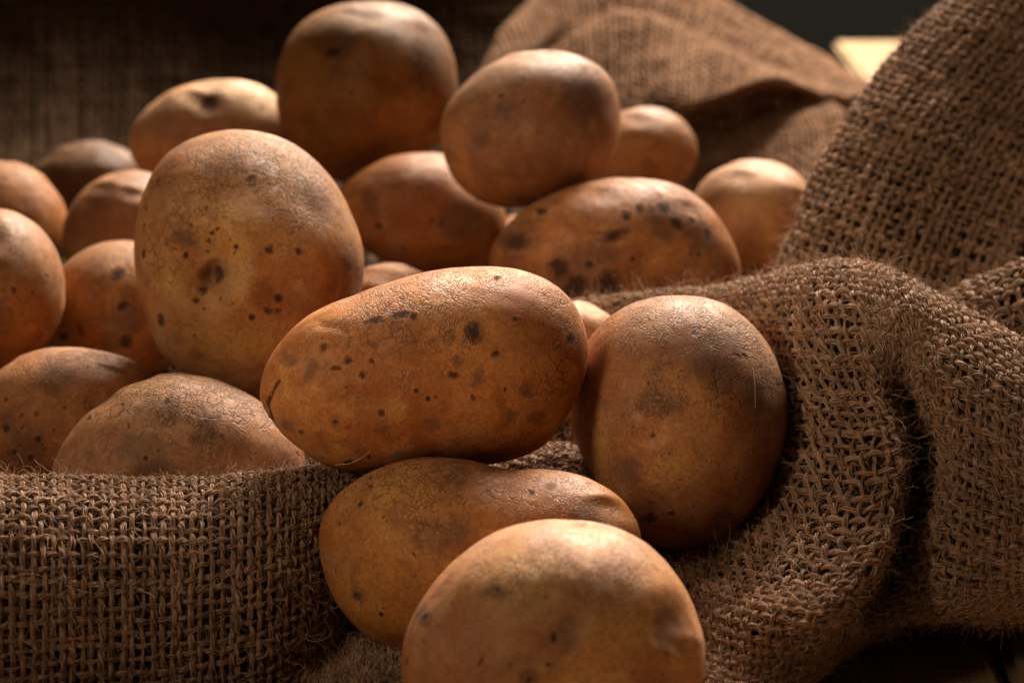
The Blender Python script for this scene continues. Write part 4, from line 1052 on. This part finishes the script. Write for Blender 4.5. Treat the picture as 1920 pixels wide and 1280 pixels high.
  'pales': [(-6.6, 13.8, 10.84, 7.23), (13.9, 5.4, 7.23, 6.02), (5.4, -5.5, 7.23, 3.61)],
  'dimples': [(26.5, 5.4, 5.3, 1.9), (3.0, 5.4, 3.61, 1.0), (10.2, -7.9, 4.82, 0.8)],
  'res': 96,
  'net': 0.7,
  'tone': 1.28,
  'lump': 1.0,
  'eyes': 3,
  'hue': 0.497,
  'sat': 0.99},
 {'label': 'potato whose pale top peeps out between the upright and the long potatoes',
  'at': (-0.0383, 0.7254, 0.0397),
  'depth': 20,
  'outline': [15.8, 15.6, 15.2, 14.6, 14.0, 13.4, 13.0, 12.8, 12.7, 12.8, 13.0, 13.4, 14.0, 14.6, 15.2, 15.6, 15.8, 15.6, 15.2, 14.6, 14.0, 13.4, 13.0, 12.8, 12.7, 12.8, 13.0,
              13.4, 14.0, 14.6, 15.2, 15.6],
  'spots': [(-5.8, 6.2, 0.83)],
  'net': 0.8,
  'tone': 1.05,
  'sat': 1.06,
  'hue': 0.4952},
 {'label': 'potato showing only a pale sliver behind the long spotted one',
  'at': (0.0194, 0.6746, 0.0447),
  'depth': 14,
  'outline': [11.7, 11.6, 11.3, 10.9, 10.5, 10.2, 9.9, 9.7, 9.7, 9.7, 9.9, 10.2, 10.5, 10.9, 11.3, 11.6, 11.7, 11.6, 11.3, 10.9, 10.5, 10.2, 9.9, 9.7, 9.7, 9.7, 9.9, 10.2, 10.5,
              10.9, 11.3, 11.6],
  'net': 0.6,
  'tone': 1.2,
  'sat': 0.96,
  'hue': 0.4987},
 {'label': 'potato seen as a tiny lit glimpse in the gap behind the black spotted one',
  'at': (0.003, 0.8702, 0.0173),
  'depth': 18,
  'outline': [15.9, 15.8, 15.6, 15.3, 15.0, 14.7, 14.5, 14.4, 14.3, 14.4, 14.5, 14.7, 15.0, 15.3, 15.6, 15.8, 15.9, 15.8, 15.6, 15.3, 15.0, 14.7, 14.5, 14.4, 14.3, 14.4, 14.5,
              14.7, 15.0, 15.3, 15.6, 15.8],
  'net': 0.5,
  'tone': 1.1,
  'sat': 1.03,
  'hue': 0.494}]
made = [potato(spec, number + 1) for number, spec in enumerate(POTATOES)]


# ------------------------------------------------------------------ stray fibres stuck to two of the potatoes
def stray_fibre(host, pts, label):
    me = host.data
    co = np.zeros(len(me.vertices) * 3, np.float32)
    me.vertices.foreach_get('co', co)
    co = co.reshape(-1, 3)
    co = co[co[:, 1] < 0]
    path = []
    for x_, z_ in pts:
        i = np.argmin(np.hypot(co[:, 0] - x_ / 1000.0, co[:, 2] - z_ / 1000.0))
        path.append((x_ / 1000.0, float(co[i, 1]) - 0.0002, z_ / 1000.0))
    path = np.asarray(path)
    ang = np.linspace(0, 2 * math.pi, 5, endpoint=False)
    r_ = 0.00008 * np.linspace(1, 0.5, len(path))
    T = np.gradient(path, axis=0)
    T /= np.linalg.norm(T, axis=1)[:, None]
    A = np.cross(T, (0, 1, 0))
    A /= np.linalg.norm(A, axis=1)[:, None]
    B = np.cross(T, A)
    ring = path[:, None] + (A[:, None] * np.cos(ang)[None, :, None] + B[:, None] * np.sin(ang)[None, :, None]) * r_[:, None, None]
    k = np.arange(len(path) - 1)[:, None] * 5
    j = np.arange(5)[None]
    f = np.stack([k + j, k + (j + 1) % 5, k + 5 + (j + 1) % 5, k + 5 + j], -1).reshape(-1, 4)
    o = mesh_object('jute_fibre', ring.reshape(-1, 3), f, M_FIBRE)
    o.location = host.location
    o.rotation_euler = host.rotation_euler
    o['label'] = label
    o['category'] = 'fibre'
    o['group'] = 'stray jute fibres'


def fibre_material():
    k = Nodes('pale_fibre')
    k.put(k.bsdf.inputs['Base Color'], k.mix(k.noise(k.new('ShaderNodeTexCoord').outputs['Object'], 900.0), (0.46, 0.34, 0.22), (0.70, 0.56, 0.40)))
    k.bsdf.inputs['Roughness'].default_value = 0.6
    return k.m


M_FIBRE = fibre_material()
stray_fibre(made[16], [(17.8, 14.8), (18.0, 12.0), (18.2, 8.5), (18.1, 4.6)], 'straight pale jute fibre stuck to the smooth potato with a pinpoint eye')
stray_fibre(made[0], [(-22.5, -24.0), (-18.5, -23.4), (-15.5, -22.0), (-13.0, -20.0)], 'curved pale jute fibre under the long spotted potato')
